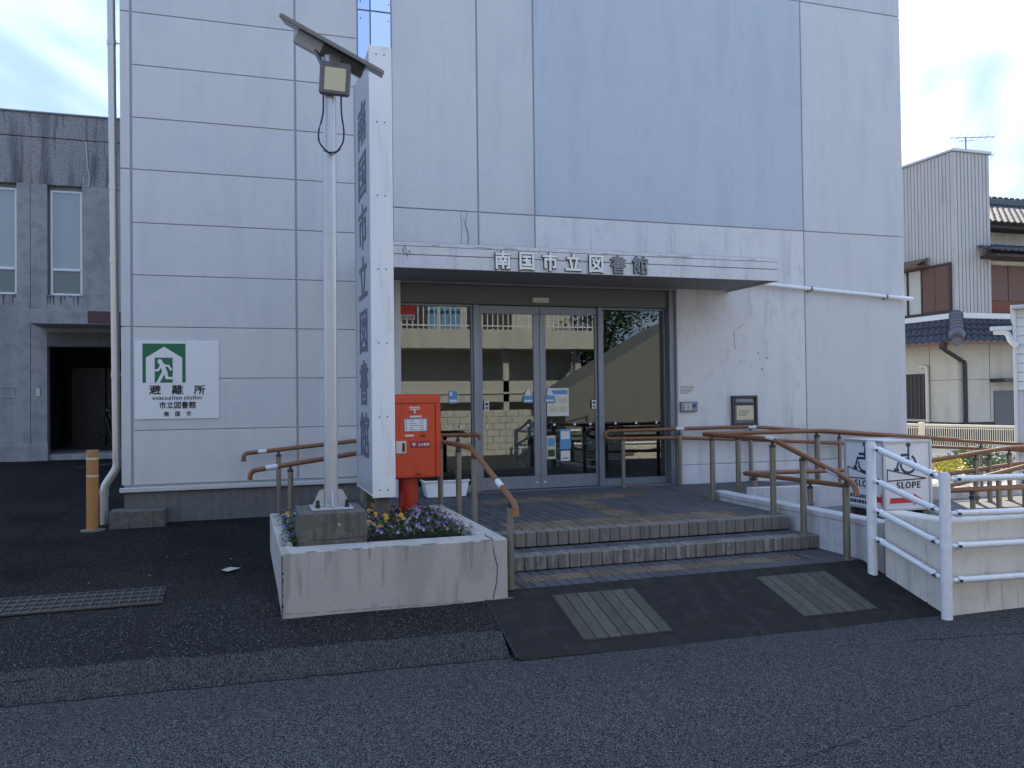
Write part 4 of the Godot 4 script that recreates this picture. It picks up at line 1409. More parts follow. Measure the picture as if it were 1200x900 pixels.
# ------------------------------------------------------------------ tall name sign
func sign_pylon() -> void:
	var t := thing("library_sign", "tall narrow white sign box with blue lettering down its left face in the flower bed", "sign", Vector3(1.2, -1.1, 2.3))
	var st := ST()
	lh(st, Vector3(1.112, -0.862, 1.62), Vector3(1.302, 3.114, 2.598), 0.004)
	part("case", st, mats.pylon, t)
	st = ST()
	lh(st, Vector3(1.104, -0.868, 2.5985), Vector3(1.306, 3.118, 2.612), 0.004)
	part("front_cover", st, mats.pylon, t)
	st = ST()
	lh(st, Vector3(1.1075, -0.84, 1.66), Vector3(1.1118, 3.09, 2.57))
	part("lettered_face", st, mats.pylon_face, t)
	st = ST()
	lh(st, Vector3(1.100, -0.868, 1.600), Vector3(1.306, 3.118, 1.6195), 0.003)
	part("back_cover", st, mats.pylon_face, t)
	for i in 7:
		st = ST()
		glyph(st, "南国市立図書館"[i], frame_left(Vector3(1.1072, 2.57 - i * 0.484, 2.12), 0.56, 0.405), 10.5, 0.004)
		part("letter", st, mats.navy, t)
	st = ST()
	for y in [-0.80, -0.16, 0.49, 1.14, 1.79, 2.44, 3.04]:
		for x in [1.17, 1.24]:
			disc(st, Vector3(x, y, 2.6128), Vector3.BACK, 0.0075, 8)
	stuff(part("screws", st, mats.dark_metal, t))
	st = ST()
	lh(st, Vector3(1.155, -1.3, 2.36), Vector3(1.265, -0.869, 2.56), 0.006)
	part("stump", st, mats.concrete_dark, t)
	st = ST()
	lh(st, Vector3(1.155, -1.3, 1.70), Vector3(1.265, -0.869, 1.86), 0.006)
	part("stump", st, mats.concrete_dark, t)

# ------------------------------------------------------------------ solar lamp
func solar_lamp() -> void:
	var t := thing("solar_lamp", "solar powered flood lamp on a galvanised steel pole with a tilted panel", "lamp", Vector3(0.645, -0.807, 3.62))
	var p := Vector3(0.645, 0, 3.62)
	var st := ST()
	cbox(st, Vector3(p.x, -0.798, p.z), Vector3(0.30, 0.016, 0.27), 0.003)
	part("base_plate", st, mats.galv, t)
	st = ST()
	tube(st, [Vector3(p.x, -0.79, p.z), Vector3(p.x + 0.012, 2.56, p.z)], 0.0505, 22)
	part("pole", st, mats.galv, t)
	for k in 4:
		st = ST()
		var d := Vector3.RIGHT.rotated(Vector3.UP, k * PI / 2)
		var o := d.cross(Vector3.UP)
		prism(st, PackedVector2Array([Vector2(0.052, 0), Vector2(0.135, 0), Vector2(0.135, 0.012), Vector2(0.085, 0.115), Vector2(0.052, 0.125)]), Transform3D(Basis(d, Vector3.UP, d.cross(Vector3.UP)), Vector3(p.x, -0.7895, p.z) + o * 0.004), 0.008)
		part("gusset", st, mats.galv, t)
	for sx in [-1, 1]:
		for sz in [-1, 1]:
			st = ST()
			var b := Vector3(p.x + sx * 0.105, -0.79, p.z + sz * 0.10)
			tube(st, [b, b + Vector3(0, 0.022, 0)], 0.018, 6)
			tube(st, [b + Vector3(0, 0.022, 0), b + Vector3(0, 0.055, 0)], 0.013, 10)
			part("anchor_bolt", st, mats.black, t)
	# tilted panel
	var u := Vector3(0.909, -0.417, 0.0).normalized()
	var n := Vector3(0.396, 0.863, 0.335).normalized()
	n = (n - u * n.dot(u)).normalized()
	var w := u.cross(n)
	var bs := Basis(u, n, w)
	var c := Vector3(0.70, 2.665, 3.56)
	st = ST()
	cbox(st, c, Vector3(0.82, 0.028, 0.50), 0.004, bs)
	var sp := part("solar_panel", st, flat(0.20, 0.21, 0.23, 0.4, 0.4), t)
	st = ST()
	cbox(st, c + n * 0.0155, Vector3(0.79, 0.003, 0.47), 0.0, bs)
	part("cells", st, flat(0.02, 0.025, 0.06, 0.12), sp)
	st = ST()
	cbox(st, c - n * 0.066 - u * 0.165, Vector3(0.21, 0.10, 0.26), 0.006, bs)
	part("battery_box", st, flat(0.36, 0.40, 0.47, 0.45, 0.2), t)
	st = ST()
	cbox(st, c - n * 0.060 + u * 0.105, Vector3(0.325, 0.088, 0.27), 0.006, bs)
	part("control_box", st, flat(0.06, 0.063, 0.07, 0.5, 0.3), t)
	st = ST()
	tube(st, [Vector3(0.545, 2.62, 3.63), Vector3(0.615, 2.45, 3.68)], 0.018, 8)
	cbox(st, Vector3(0.70, 2.52, 3.63), Vector3(0.09, 0.10, 0.10), 0.006)
	part("bracket", st, flat(0.16, 0.165, 0.175, 0.45, 0.4), t)
	# lamp head, tipped down a little
	var hb := Basis(Vector3.UP, -0.08) * Basis(Vector3.BACK, -0.055) * Basis(Vector3.RIGHT, 0.22)
	var hc := Vector3(0.69, 2.365, 3.715)
	st = ST()
	cbox(st, hc, Vector3(0.225, 0.235, 0.055), 0.014, hb)
	var head := part("lamp_head", st, flat(0.13, 0.135, 0.14, 0.5, 0.3), t)
	st = ST()
	cbox(st, hc + hb * Vector3(0, -0.004, 0.0285), Vector3(0.152, 0.160, 0.004), 0.001, hb)
	part("lens", st, flat(0.58, 0.56, 0.40, 0.3), head)
	st = ST()
	cbox(st, hc + hb * Vector3(0, 0.100, 0.0285), Vector3(0.02, 0.01, 0.003), 0.0, hb)
	for k in 6:
		cbox(st, hc + hb * Vector3(-0.08 + k * 0.032, 0, -0.037), Vector3(0.006, 0.19, 0.02), 0.0, hb)
	part("cooling_fins", st, mats.dark_metal, head)
	st = ST()
	cbox(st, Vector3(0.675, 2.36, 3.672), Vector3(0.06, 0.06, 0.03), 0.004)
	part("yoke", st, mats.dark_metal, t)
	st = ST()
	tube(st, rounded([Vector3(0.605, 2.26, 3.70), Vector3(0.607, 2.08, 3.70), Vector3(0.55, 1.94, 3.70), Vector3(0.60, 1.83, 3.71), Vector3(0.67, 1.80, 3.71), Vector3(0.73, 1.85, 3.71), Vector3(0.765, 1.96, 3.70), Vector3(0.735, 2.09, 3.70), Vector3(0.735, 2.26, 3.70)], 0.09, 5), 0.0065, 8)
	part("cable", st, mats.black, t)

# ------------------------------------------------------------------ letter box
func letter_box() -> void:
	var t := thing("letter_box", "bright red metal post box on a red pole behind the tall white sign", "post box", Vector3(1.51, -1.1, 2.08))
	var st := ST()
	var r := 0.028
	var q := PackedVector2Array()
	for k in [[1.79 - r, 0.04 - r, 0.0], [1.232 + r, 0.04 - r, PI / 2]]:
		for j in 6:
			var a: float = k[2] + j * PI / 10
			q.append(Vector2(k[0] + cos(a) * r, k[1] + sin(a) * r))
	q.append(Vector2(1.232, -0.732))
	q.append(Vector2(1.79, -0.732))
	prism(st, q, Transform3D(Basis(), Vector3(0, 0, 2.29)), 0.43)
	part("body", st, mats.red, t)
	# hood and border in front, the door inside them
	st = ST()
	var f := 2.305
	lh(st, Vector3(1.236, -0.045, 2.2905), Vector3(1.786, 0.014, f), 0.004)
	lh(st, Vector3(1.742, -0.728, 2.2905), Vector3(1.786, -0.0455, f), 0.004)
	lh(st, Vector3(1.236, -0.728, 2.2905), Vector3(1.262, -0.0455, f), 0.004)
	part("border", st, mats.red, t)
	st = ST()
	lh(st, Vector3(1.268, -0.724, 2.2905), Vector3(1.736, -0.051, 2.2985), 0.003)
	var d := part("door", st, mats.red, t)
	st = ST()
	glyph(st, "〒", frame_xy(Vector3(1.545, -0.105, 2.2988), 0.10, 0.062), 15.0, 0.002)
	part("post_mark", st, mats.paper, d)
	st = ST()
	lh(st, Vector3(1.44, -0.31, 2.2988), Vector3(1.665, -0.185, 2.304), 0.002)
	var card := part("timetable", st, mats.alu, d)
	st = ST()
	lh(st, Vector3(1.452, -0.30, 2.3042), Vector3(1.653, -0.195, 2.3056))
	part("card", st, mats.print_white, card)
	st = ST()
	for i in 5:
		lh(st, Vector3(1.46, -0.212 - i * 0.02, 2.3057), Vector3(1.472, -0.203 - i * 0.02, 2.3064))
		lh(st, Vector3(1.49 , -0.212 - i * 0.02, 2.3057), Vector3(1.54 + 0.02 * (i % 3), -0.207 - i * 0.02, 2.3064))
		lh(st, Vector3(1.585, -0.212 - i * 0.02, 2.3057), Vector3(1.63, -0.207 - i * 0.02, 2.3064))
	part("print", st, mats.header, card)
	for k in [[1.50, 1.61, -0.176, -0.160, mats.paper], [1.452, 1.535, -0.352, -0.334, mats.paper], [1.59, 1.645, -0.36, -0.338, mats.red_dark], [1.545, 1.60, -0.712, -0.692, mats.red_dark]]:
		st = ST()
		lh(st, Vector3(k[0], k[2], 2.2988), Vector3(k[1], k[3], 2.3005))
		part("tag", st, k[4], d)
	st = ST()
	lh(st, Vector3(1.50, -0.458, 2.2988), Vector3(1.685, -0.398, 2.3005))
	var logo := part("logo_plate", st, flat(0.30, 0.015, 0.045, 0.4), d)
	for i in 4:
		st = ST()
		glyph(st, "日本郵便"[i], frame_xy(Vector3(1.585 + i * 0.027, -0.428, 2.3006), 0.024, 0.028), 12.0, 0.001)
		part("lettering", st, mats.print_white, logo)
	st = ST()
	glyph(st, "〒", frame_xy(Vector3(1.535, -0.428, 2.3006), 0.034, 0.03), 22.0, 0.001)
	part("emblem", st, mats.print_white, logo)
	st = ST()
	lh(st, Vector3(1.366, -0.508, 2.2988), Vector3(1.462, -0.392, 2.312), 0.006)
	var lock := part("lock_plate", st, mats.ivory, d)
	st = ST()
	lh(st, Vector3(1.425, -0.49, 2.3121), Vector3(1.447, -0.408, 2.318), 0.003)
	part("handle", st, mats.black, lock)
	st = ST()
	lh(st, Vector3(1.30, -0.748, 1.95), Vector3(1.72, -0.7325, 2.25), 0.003)
	part("bottom_plate", st, mats.red_dark, t)
	st = ST()
	tube(st, [Vector3(1.51, -1.3, 2.13), Vector3(1.51, -0.749, 2.13)], 0.092, 24)
	part("pole", st, mats.pole_red, t)

# ------------------------------------------------------------------ handrails
func rail(t: Node3D, pts: Array, r := 0.0235, corner := 0.10) -> void:
	var st := ST()
	tube(st, rounded(pts, corner, 5), r, 12)
	part("rail", st, mats.rail, t)
	if absf(pts[-1].x - pts[-2].x) < 0.02 and pts[-1].y < pts[-2].y - 0.05:
		st = ST()
		tube(st, [pts[-1] + (pts[-2] - pts[-1]) * 0.55, pts[-1] - Vector3(0, 0.004, 0)], r * 1.08, 12)
		part("end_piece", st, mats.rail_end, t)

func post(t: Node3D, x: float, z: float, y0: float, y1: float, r := 0.027) -> void:
	var st := ST()
	tube(st, [Vector3(x, y0 - 0.02, z), Vector3(x, y1 - 0.075, z)], r, 14)
	var p := part("post", st, mats.post, t)
	st = ST()
	tube(st, [Vector3(x, y1 - 0.076, z), Vector3(x, y1 - 0.05, z)], r * 1.1, 12)
	tube(st, [Vector3(x, y1 - 0.05, z), Vector3(x, y1 - 0.012, z)], r * 0.55, 10)
	part("bracket", st, mats.dark_metal, p)
	st = ST()
	tube(st, [Vector3(x, y0, z), Vector3(x, y0 + 0.012, z)], r * 1.7, 14)
	part("collar", st, mats.post, p)

func cap(t: Node3D, a: Vector3, b: Vector3) -> void:
	var st := ST()
	tube(st, [a, b], 0.0255, 12)
	part("reflective_band", st, mats.band, t)

func handrails() -> void:
	# along the left wall, up the side ramp
	var t := thing("wall_side_handrail", "brown handrail close to the panelled wall, running behind the tall sign to the doors", "handrail", Vector3(1.4, -1.2, 0.15))
	rail(t, [Vector3(0.045, -0.68, 0.15), Vector3(0.045, -0.592, 0.15), Vector3(1.35, -0.478, 0.15), Vector3(1.75, -0.437, 0.15), Vector3(2.77, -0.447, 0.15), Vector3(2.775, -0.51, 0.15)], 0.0235, 0.05)
	for x in [[0.42, -1.32, -0.562], [1.35, FLOOR_Y, -0.478], [2.5, FLOOR_Y, -0.444]]:
		post(t, x[0], 0.15, x[1], x[2])
	cap(t, Vector3(0.20, -0.579, 0.15), Vector3(0.29, -0.571, 0.15))
	# left side of the steps
	t = thing("left_stair_handrail", "brown handrail running round the flower bed and down the left side of the steps", "handrail", Vector3(1.94, -1.2, 2.8))
	rail(t, [Vector3(0.095, -0.76, 1.55), Vector3(0.095, -0.675, 1.55), Vector3(1.2, -0.525, 1.55), Vector3(1.55, -0.445, 1.55), Vector3(1.94, -0.44, 1.55), Vector3(1.94, -0.44, 2.82), Vector3(1.94, -0.755, 3.93), Vector3(1.94, -0.80, 4.06), Vector3(1.94, -0.88, 4.065)], 0.0235, 0.06)
	cap(t, Vector3(0.24, -0.655, 1.55), Vector3(0.35, -0.640, 1.55))
	cap(t, Vector3(1.94, -0.665, 3.61), Vector3(1.94, -0.70, 3.735))
	for p in [[0.47, 1.55, -1.33, -0.624], [1.30, 1.55, FLOOR_Y, -0.50], [1.94, 1.62, FLOOR_Y, -0.44], [1.97, 2.25, FLOOR_Y, -0.44], [1.95, 2.88, FLOOR_Y, -0.458], [1.94, 3.93, PAVE_Y, -0.755]]:
		post(t, p[0], p[1], p[2], p[3])
	# right side of the steps, turning along the ramp
	t = thing("right_stair_handrail", "brown handrail on the right side of the steps that turns along the wheelchair ramp", "handrail", Vector3(5.0, -1.2, 2.8))
	rail(t, [Vector3(8.6, -0.60, 1.62), Vector3(6.6, -0.44, 1.62), Vector3(4.96, -0.44, 1.62), Vector3(4.99, -0.445, 2.90), Vector3(4.99, -0.715, 3.87), Vector3(4.99, -0.775, 4.05), Vector3(4.99, -0.87, 4.065)], 0.0245, 0.07)
	cap(t, Vector3(4.99, -0.438, 2.80), Vector3(4.99, -0.446, 2.93))
	cap(t, Vector3(4.99, -0.675, 3.70), Vector3(4.99, -0.72, 3.86))
	for p in [[5.06, 1.66, FLOOR_Y, -0.44], [5.01, 2.86, FLOOR_Y, -0.45], [5.03, 3.30, STEP_Y, -0.556], [4.995, 3.93, PAVE_Y, -0.735], [5.42, 1.62, FLOOR_Y, -0.44], [6.5, 1.62, FLOOR_Y, -0.44]]:
		post(t, p[0], p[1], p[2], p[3], 0.030)
	t = thing("low_ramp_handrail", "lower brown handrail bent in an L above the white parapet right of the steps", "handrail", Vector3(5.35, -1.1, 2.2))
	rail(t, [Vector3(7.2, -0.90, 1.86), Vector3(5.32, -0.875, 1.86), Vector3(5.34, -0.855, 3.5)], 0.0245, 0.07)
	for p in [[5.40, 1.95, -1.09, -0.872], [5.46, 1.88, -1.12, -0.875], [5.35, 2.98, -1.09, -0.86]]:
		post(t, p[0], p[1], p[2], p[3], 0.027)
	# two-tier rail along the wall
	t = thing("ramp_wall_handrail", "two tier brown handrail along the white wall from the doors down the wheelchair ramp", "handrail", Vector3(7, -1.2, 0.1))
	rail(t, [Vector3(12.6, -0.98, 0.1), Vector3(7.568, -0.673, 0.1), Vector3(6.473, -0.608, 0.1), Vector3(5.45, -0.558, 0.1), Vector3(4.47, -0.545, 0.1), Vector3(4.44, -0.495, 0.1), Vector3(4.47, -0.447, 0.1), Vector3(6.61, -0.438, 0.1), Vector3(9.2, -0.655, 0.1), Vector3(12.6, -0.90, 0.1)], 0.0235, 0.05)
	for p in [[4.70, FLOOR_Y, -0.5], [5.52, FLOOR_Y, -0.45], [6.60, FLOOR_Y, -0.45], [7.66, -1.25, -0.53], [8.05, -1.28, -0.56], [9.3, -1.37, -0.67], [10.6, -1.46, -0.76]]:
		post(t, p[0], 0.1, p[1], p[2])
	for x in [5.52, 6.62, 7.62]:
		var y: float = lerpf(-0.44, -0.655, clampf((x - 6.61) / 2.6, 0, 1))
		cap(t, Vector3(x - 0.06, y, 0.1), Vector3(x + 0.06, y - 0.004, 0.1))
	# rails of the lower lane, seen past the slope sign
	t = thing("middle_ramp_handrail", "two tier brown handrail on pale posts between the ramp lanes right of the slope sign", "handrail", Vector3(8.5, -1.2, 2.6))
	rail(t, [Vector3(6.9, -0.80, 2.5), Vector3(8.4, -0.655, 2.5), Vector3(10.4, -0.60, 2.5)], 0.0245)
	rail(t, [Vector3(6.9, -0.97, 2.5), Vector3(8.8, -0.82, 2.5), Vector3(10.4, -0.74, 2.5)], 0.0245)
	for x in [7.95, 8.15, 8.45, 9.6]:
		post(t, x, 2.5, -1.26, -0.70 if x < 8.3 else -0.66, 0.027)
	t = thing("lower_lane_handrail", "single brown handrail climbing to the right in front of the ramp's middle rails", "handrail", Vector3(8.0, -1.2, 3.1))
	rail(t, [Vector3(6.85, -0.985, 3.1), Vector3(8.0, -0.80, 3.1), Vector3(9.4, -0.66, 3.1)], 0.0245)
	for x in [7.62, 7.98, 9.0]:
		post(t, x, 3.1, -1.26, -0.84, 0.027)
	t = thing("road_side_handrail", "double brown handrail with dark brackets just behind the top of the white guard rail", "handrail", Vector3(6.4, -1.0, 4.35))
	rail(t, [Vector3(5.72, -0.735, 4.35), Vector3(7.6, -0.775, 4.35)], 0.0235)
	rail(t, [Vector3(5.62, -0.83, 4.35), Vector3(7.6, -0.845, 4.35)], 0.0235)
	for x in [5.95, 6.62]:
		post(t, x, 4.35, -1.26, -0.80, 0.022)
		var st := ST()
		cbox(st, Vector3(x, -0.90, 4.37), Vector3(0.075, 0.03, 0.05), 0.004)
		part("clamp", st, mats.dark_metal, t)

# ------------------------------------------------------------------ white guard rail
func guard_fence() -> void:
	var t := thing("guard_rail", "white tubular guard rail with four bars beside the sloping apron", "railing", Vector3(5.03, -1.6, 4.6))
	var posts := [Vector3(5.04, -1.55, 4.185), Vector3(5.035, -1.72, 4.965), Vector3(7.05, -1.74, 5.06), Vector3(9.05, -1.76, 5.15)]
	var tops := [-0.405, -0.605, -0.63, -0.65]
	var ys := [[-0.447, -0.722, -0.965, -1.198], [-0.655, -0.914, -1.158, -1.415], [-0.672, -0.945, -1.182, -1.44], [-0.69, -0.96, -1.2, -1.46]]
	for i in posts.size():
		var p: Vector3 = posts[i]
		var st := ST()
		tube(st, [p - Vector3(0, 0.1, 0), Vector3(p.x, tops[i] - 0.015, p.z)], 0.040, 20)
		tube(st, [Vector3(p.x, tops[i] - 0.015, p.z), Vector3(p.x, tops[i], p.z)], 0.040, 20, true, 0.030)
		var q := part("post", st, mats.white_paint, t)
		for y in ys[i]:
			st = ST()
			tube(st, [Vector3(p.x, y - 0.022, p.z), Vector3(p.x, y + 0.022, p.z)], 0.0425, 20)
			part("collar", st, mats.white_paint, q)
	for i in posts.size() - 1:
		for k in 4:
			var a := Vector3(posts[i].x, ys[i][k], posts[i].z)
			var b := Vector3(posts[i + 1].x, ys[i + 1][k], posts[i + 1].z)
			var d := (b - a).normalized()
			var st := ST()
			tube(st, [a + d * 0.10, b - d * 0.10], 0.0245, 14)
			var bar := part("bar", st, mats.white_paint, t)
			for e in [[a, d], [b, -d]]:
				st = ST()
				tube(st, [e[0] + e[1] * 0.05, e[0] + e[1] * 0.135], 0.019, 10)
				tube(st, [e[0] + e[1] * 0.10, e[0] + e[1] * 0.15], 0.0285, 14)
				part("socket", st, mats.white_paint, bar)
			for e in [[a, d], [b, -d]]:
				var side: Vector3 = Vector3(-1, 0, 0.3).normalized() if i == 0 else Vector3.BACK
				var c: Vector3 = e[0] + e[1] * 0.105 + side * 0.026
				st = ST()
				tube(st, [c, c + side * 0.014], 0.012, 6)
				part("bolt", st, mats.dark_metal, bar)

# ------------------------------------------------------------------ slope sign box
func slope_face(t: Node3D, xf: Transform3D, extra: bool) -> void:
	# unit square: x and y from 0 to 100, y downwards
	var m := func(x: float, y: float) -> Vector2: return Vector2(x / 100.0 - 0.5, 0.5 - y / 100.0)
	var st := ST()
	var n := 0
	var arcs := []
	for k in 13:
		var a := deg_to_rad(-58 + k * 20.0)
		arcs.append([52 + cos(a) * 15.5, 34 + sin(a) * 12.5])
	var lines := [[[53, 11], [52, 27]], [[38, 21], [54, 21]], [[36, 27], [54, 27]], [[34, 27], [28, 41]], [[24, 41], [32, 42]]]
	for k in 12:
		lines.append([arcs[k], arcs[k + 1]])
	for l in lines:
		var a: Vector2 = m.call(l[0][0], l[0][1])
		var b: Vector2 = m.call(l[1][0], l[1][1])
		var d := (b - a).normalized() * 0.019
		var q := Vector2(-d.y, d.x)
		prism(st, PackedVector2Array([a - q - d * 0.6, b - q + d * 0.6, b + q + d * 0.6, a + q - d * 0.6]), xf * Transform3D(Basis(), Vector3(0, 0, 0.0012 + n * 0.00006)), 0.001)
		n += 1
	var head := PackedVector2Array()
	for k in 14:
		var a := TAU * k / 14
		var h: Vector2 = m.call(52.5 + cos(a) * 4.6, 6.5 + sin(a) * 3.6)
		head.append(h)
	prism(st, head, xf * Transform3D(Basis(), Vector3(0, 0, 0.0026)), 0.002)
	part("wheelchair_mark", st, mats.print_navy, t)
	st = ST()
	n = 0
	for l in [[[9, 41], [9, 57]], [[9, 57], [88, 55.5]], [[88, 55.5], [9, 41]]]:
		var a: Vector2 = m.call(l[0][0], l[0][1])
		var b: Vector2 = m.call(l[1][0], l[1][1])
		var d := (b - a).normalized() * 0.008
		var q := Vector2(-d.y, d.x)
		prism(st, PackedVector2Array([a - q - d, b - q + d, b + q + d, a + q - d]), xf * Transform3D(Basis(), Vector3(0, 0, 0.0035 + n * 0.0001)), 0.001)
		n += 1
	part("ramp_outline", st, mats.print_black, t)
	var p: Vector2 = m.call(52, 64)
	var b3 := xf.basis.orthonormalized()
	words("lettering", "SLOPE", 0.088, xf * Vector3(p.x, p.y, 0.002), mats.print_black, t, b3, true, 1.12)
	st = ST()
	var ar := PackedVector2Array()
	for q in ([[14, 81.5], [62, 81.5], [62, 76], [80, 85], [62, 93], [62, 89], [14, 89]] if not extra else [[72, 80], [90, 80], [90, 74], [104, 84], [90, 94], [90, 88], [72, 88]]):
		var c: Vector2 = m.call(minf(q[0], 97.0), q[1])
		ar.append(c)
	prism(st, ar, xf * Transform3D(Basis(), Vector3(0, 0, 0.0022)), 0.002)
	part("arrow", st, mats.print_red, t)
	if extra:
		st = ST()
		for r in 2:
			var x := 8.0
			while x < 62.0:
				var w := rng.randf_range(3.0, 6.5)
				var a: Vector2 = m.call(x, 80 + r * 8)
				var c: Vector2 = m.call(x + w, 85 + r * 8)
				prism(st, PackedVector2Array([a, Vector2(c.x, a.y), c, Vector2(a.x, c.y)]), xf * Transform3D(Basis(), Vector3(0, 0, 0.0020)), 0.0015)
				x += w + 1.6
		part("small_print", st, mats.print_navy, t)

func slope_sign() -> void:
	var t := thing("slope_sign", "white box sign with wheelchair symbol, SLOPE and red arrow behind the guard rail", "sign", Vector3(6.07, -1.25, 3.22))
	var lo := Vector3(5.78, -1.125, 2.95)
	var hi := Vector3(6.355, -0.455, 3.50)
	var st := ST()
	lh(st, lo + Vector3(0.012, 0.012, 0.012), hi - Vector3(0.012, 0.012, 0.012))
	part("panel", st, mats.print_white, t)
	st = ST()
	for x in [lo.x + 0.014, hi.x - 0.014]:
		for z in [lo.z + 0.014, hi.z - 0.014]:
			cbox(st, Vector3(x, (lo.y + hi.y) * 0.5, z), Vector3(0.028, hi.y - lo.y, 0.028), 0.003)
	for y in [lo.y + 0.013, hi.y - 0.013]:
		for z in [lo.z + 0.0145, hi.z - 0.0145]:
			cbox(st, Vector3((lo.x + hi.x) * 0.5, y, z), Vector3(hi.x - lo.x - 0.057, 0.026, 0.027), 0.003)
		for x in [lo.x + 0.0145, hi.x - 0.0145]:
			cbox(st, Vector3(x, y, (lo.z + hi.z) * 0.5), Vector3(0.027, 0.026, hi.z - lo.z - 0.057), 0.003)
	part("edge_frame", st, flat(0.50, 0.52, 0.54, 0.4, 0.5), t)
	slope_face(t, Transform3D(Basis(Vector3(0.575, 0, 0), Vector3(0, 0.67, 0), Vector3(0, 0, 1)), Vector3((lo.x + hi.x) * 0.5, (lo.y + hi.y) * 0.5, hi.z - 0.0118)), false)
	slope_face(t, Transform3D(Basis(Vector3(0, 0, 0.55), Vector3(0, 0.67, 0), Vector3(-1, 0, 0)), Vector3(lo.x + 0.0118, (lo.y + hi.y) * 0.5, (lo.z + hi.z) * 0.5)), true)
	st = ST()
	for x in [5.83, 6.08, 6.30]:
		for z in [3.0, 3.44]:
			cbox(st, Vector3(x, -1.194, z), Vector3(0.09, 0.134, 0.09), 0.006)
	part("foot", st, mats.plinth, t)
	st = ST()
	cbox(st, Vector3(6.07, -1.185, 3.2), Vector3(0.48, 0.10, 0.42), 0.01)
	part("ballast", st, mats.dark_metal, t)

func small_things() -> void:
	# drain grate
	var t := thing("drain_grate", "long steel grid drain cover let into the dark forecourt on the left", "grate", Vector3(-1.6, -1.39, 3.45))
	var st := ST()
	var zc := 3.45
	var y := yard_y(zc) + 0.007
	var tilt := Basis(Vector3.RIGHT, 0.075)
	cbox(st, Vector3(-2.0, y, zc), Vector3(2.96, 0.004, 0.40), 0.0, tilt)
	part("gutter", st, mats.black, t)  # flat black sheet, painted as the shade of a hollow under the bars
	st = ST()
	for k in 5:
		cbox(st, Vector3(-2.0, y + 0.012, zc) + tilt * Vector3(0, -0.006, -0.19 + k * 0.095), Vector3(2.96, 0.010, 0.008), 0.0, tilt)
	var bar_m := flat(0.09, 0.085, 0.075, 0.6, 0.3)
	stuff(part("long_bars", st, bar_m, t))
	st = ST()
	for k in 49:
		cbox(st, Vector3(-3.46 + k * 0.0605, y + 0.0075, zc), Vector3(0.007, 0.009, 0.385), 0.0, tilt)
	stuff(part("cross_bars", st, bar_m, t))
	# scrap of paper
	st = ST()
	O = Vector3(-0.075, yard_y(2.77), 2.77)
	var c := O + Vector3(0, 0.014, 0)
	quad(st, c + Vector3(-0.07, 0, -0.02), c + Vector3(-0.01, 0.012, -0.05), c + Vector3(0.085, 0.006, -0.02), c + Vector3(0.02, 0.002, 0.03), Vector3.UP)
	quad(st, c + Vector3(-0.07, 0, -0.02), c + Vector3(0.02, 0.002, 0.03), c + Vector3(-0.02, -0.002, 0.06), c + Vector3(-0.06, 0.004, 0.03), Vector3.UP)
	solo("paper_scrap", st, flat(0.36, 0.35, 0.32, 0.9), "crumpled scrap of pale paper lying on the dark forecourt", "litter", O)
	var g := rng.randi()
	# a few dead leaves and crumbs by the edge of the road
	for i in 12:
		var x := rng.randf_range(-1.1, 1.4)
		var z := rng.randf_range(1.0, 4.5)
		if z > 1.8 and x > 0.1:
			continue
		O = Vector3(x, yard_y(z) + 0.012, z)
		st = ST()
		var d := Vector3(1, 0, 0).rotated(Vector3.UP, rng.randf() * TAU) * rng.randf_range(0.010, 0.02)
		var s := d.cross(Vector3.UP) * 0.6
		tri(st, O - d, O + s + Vector3(0, 0.006, 0), O + d, Vector3.UP)
		tri(st, O - d, O + d, O - s + Vector3(0, 0.003, 0), Vector3.UP)
		solo("dead_leaf", st, mats.nosing_white if i % 3 == 0 else mats.tan[0], "small dry leaf lying on the dark forecourt left of the flower bed", "leaf", O, "dry leaves on the forecourt")

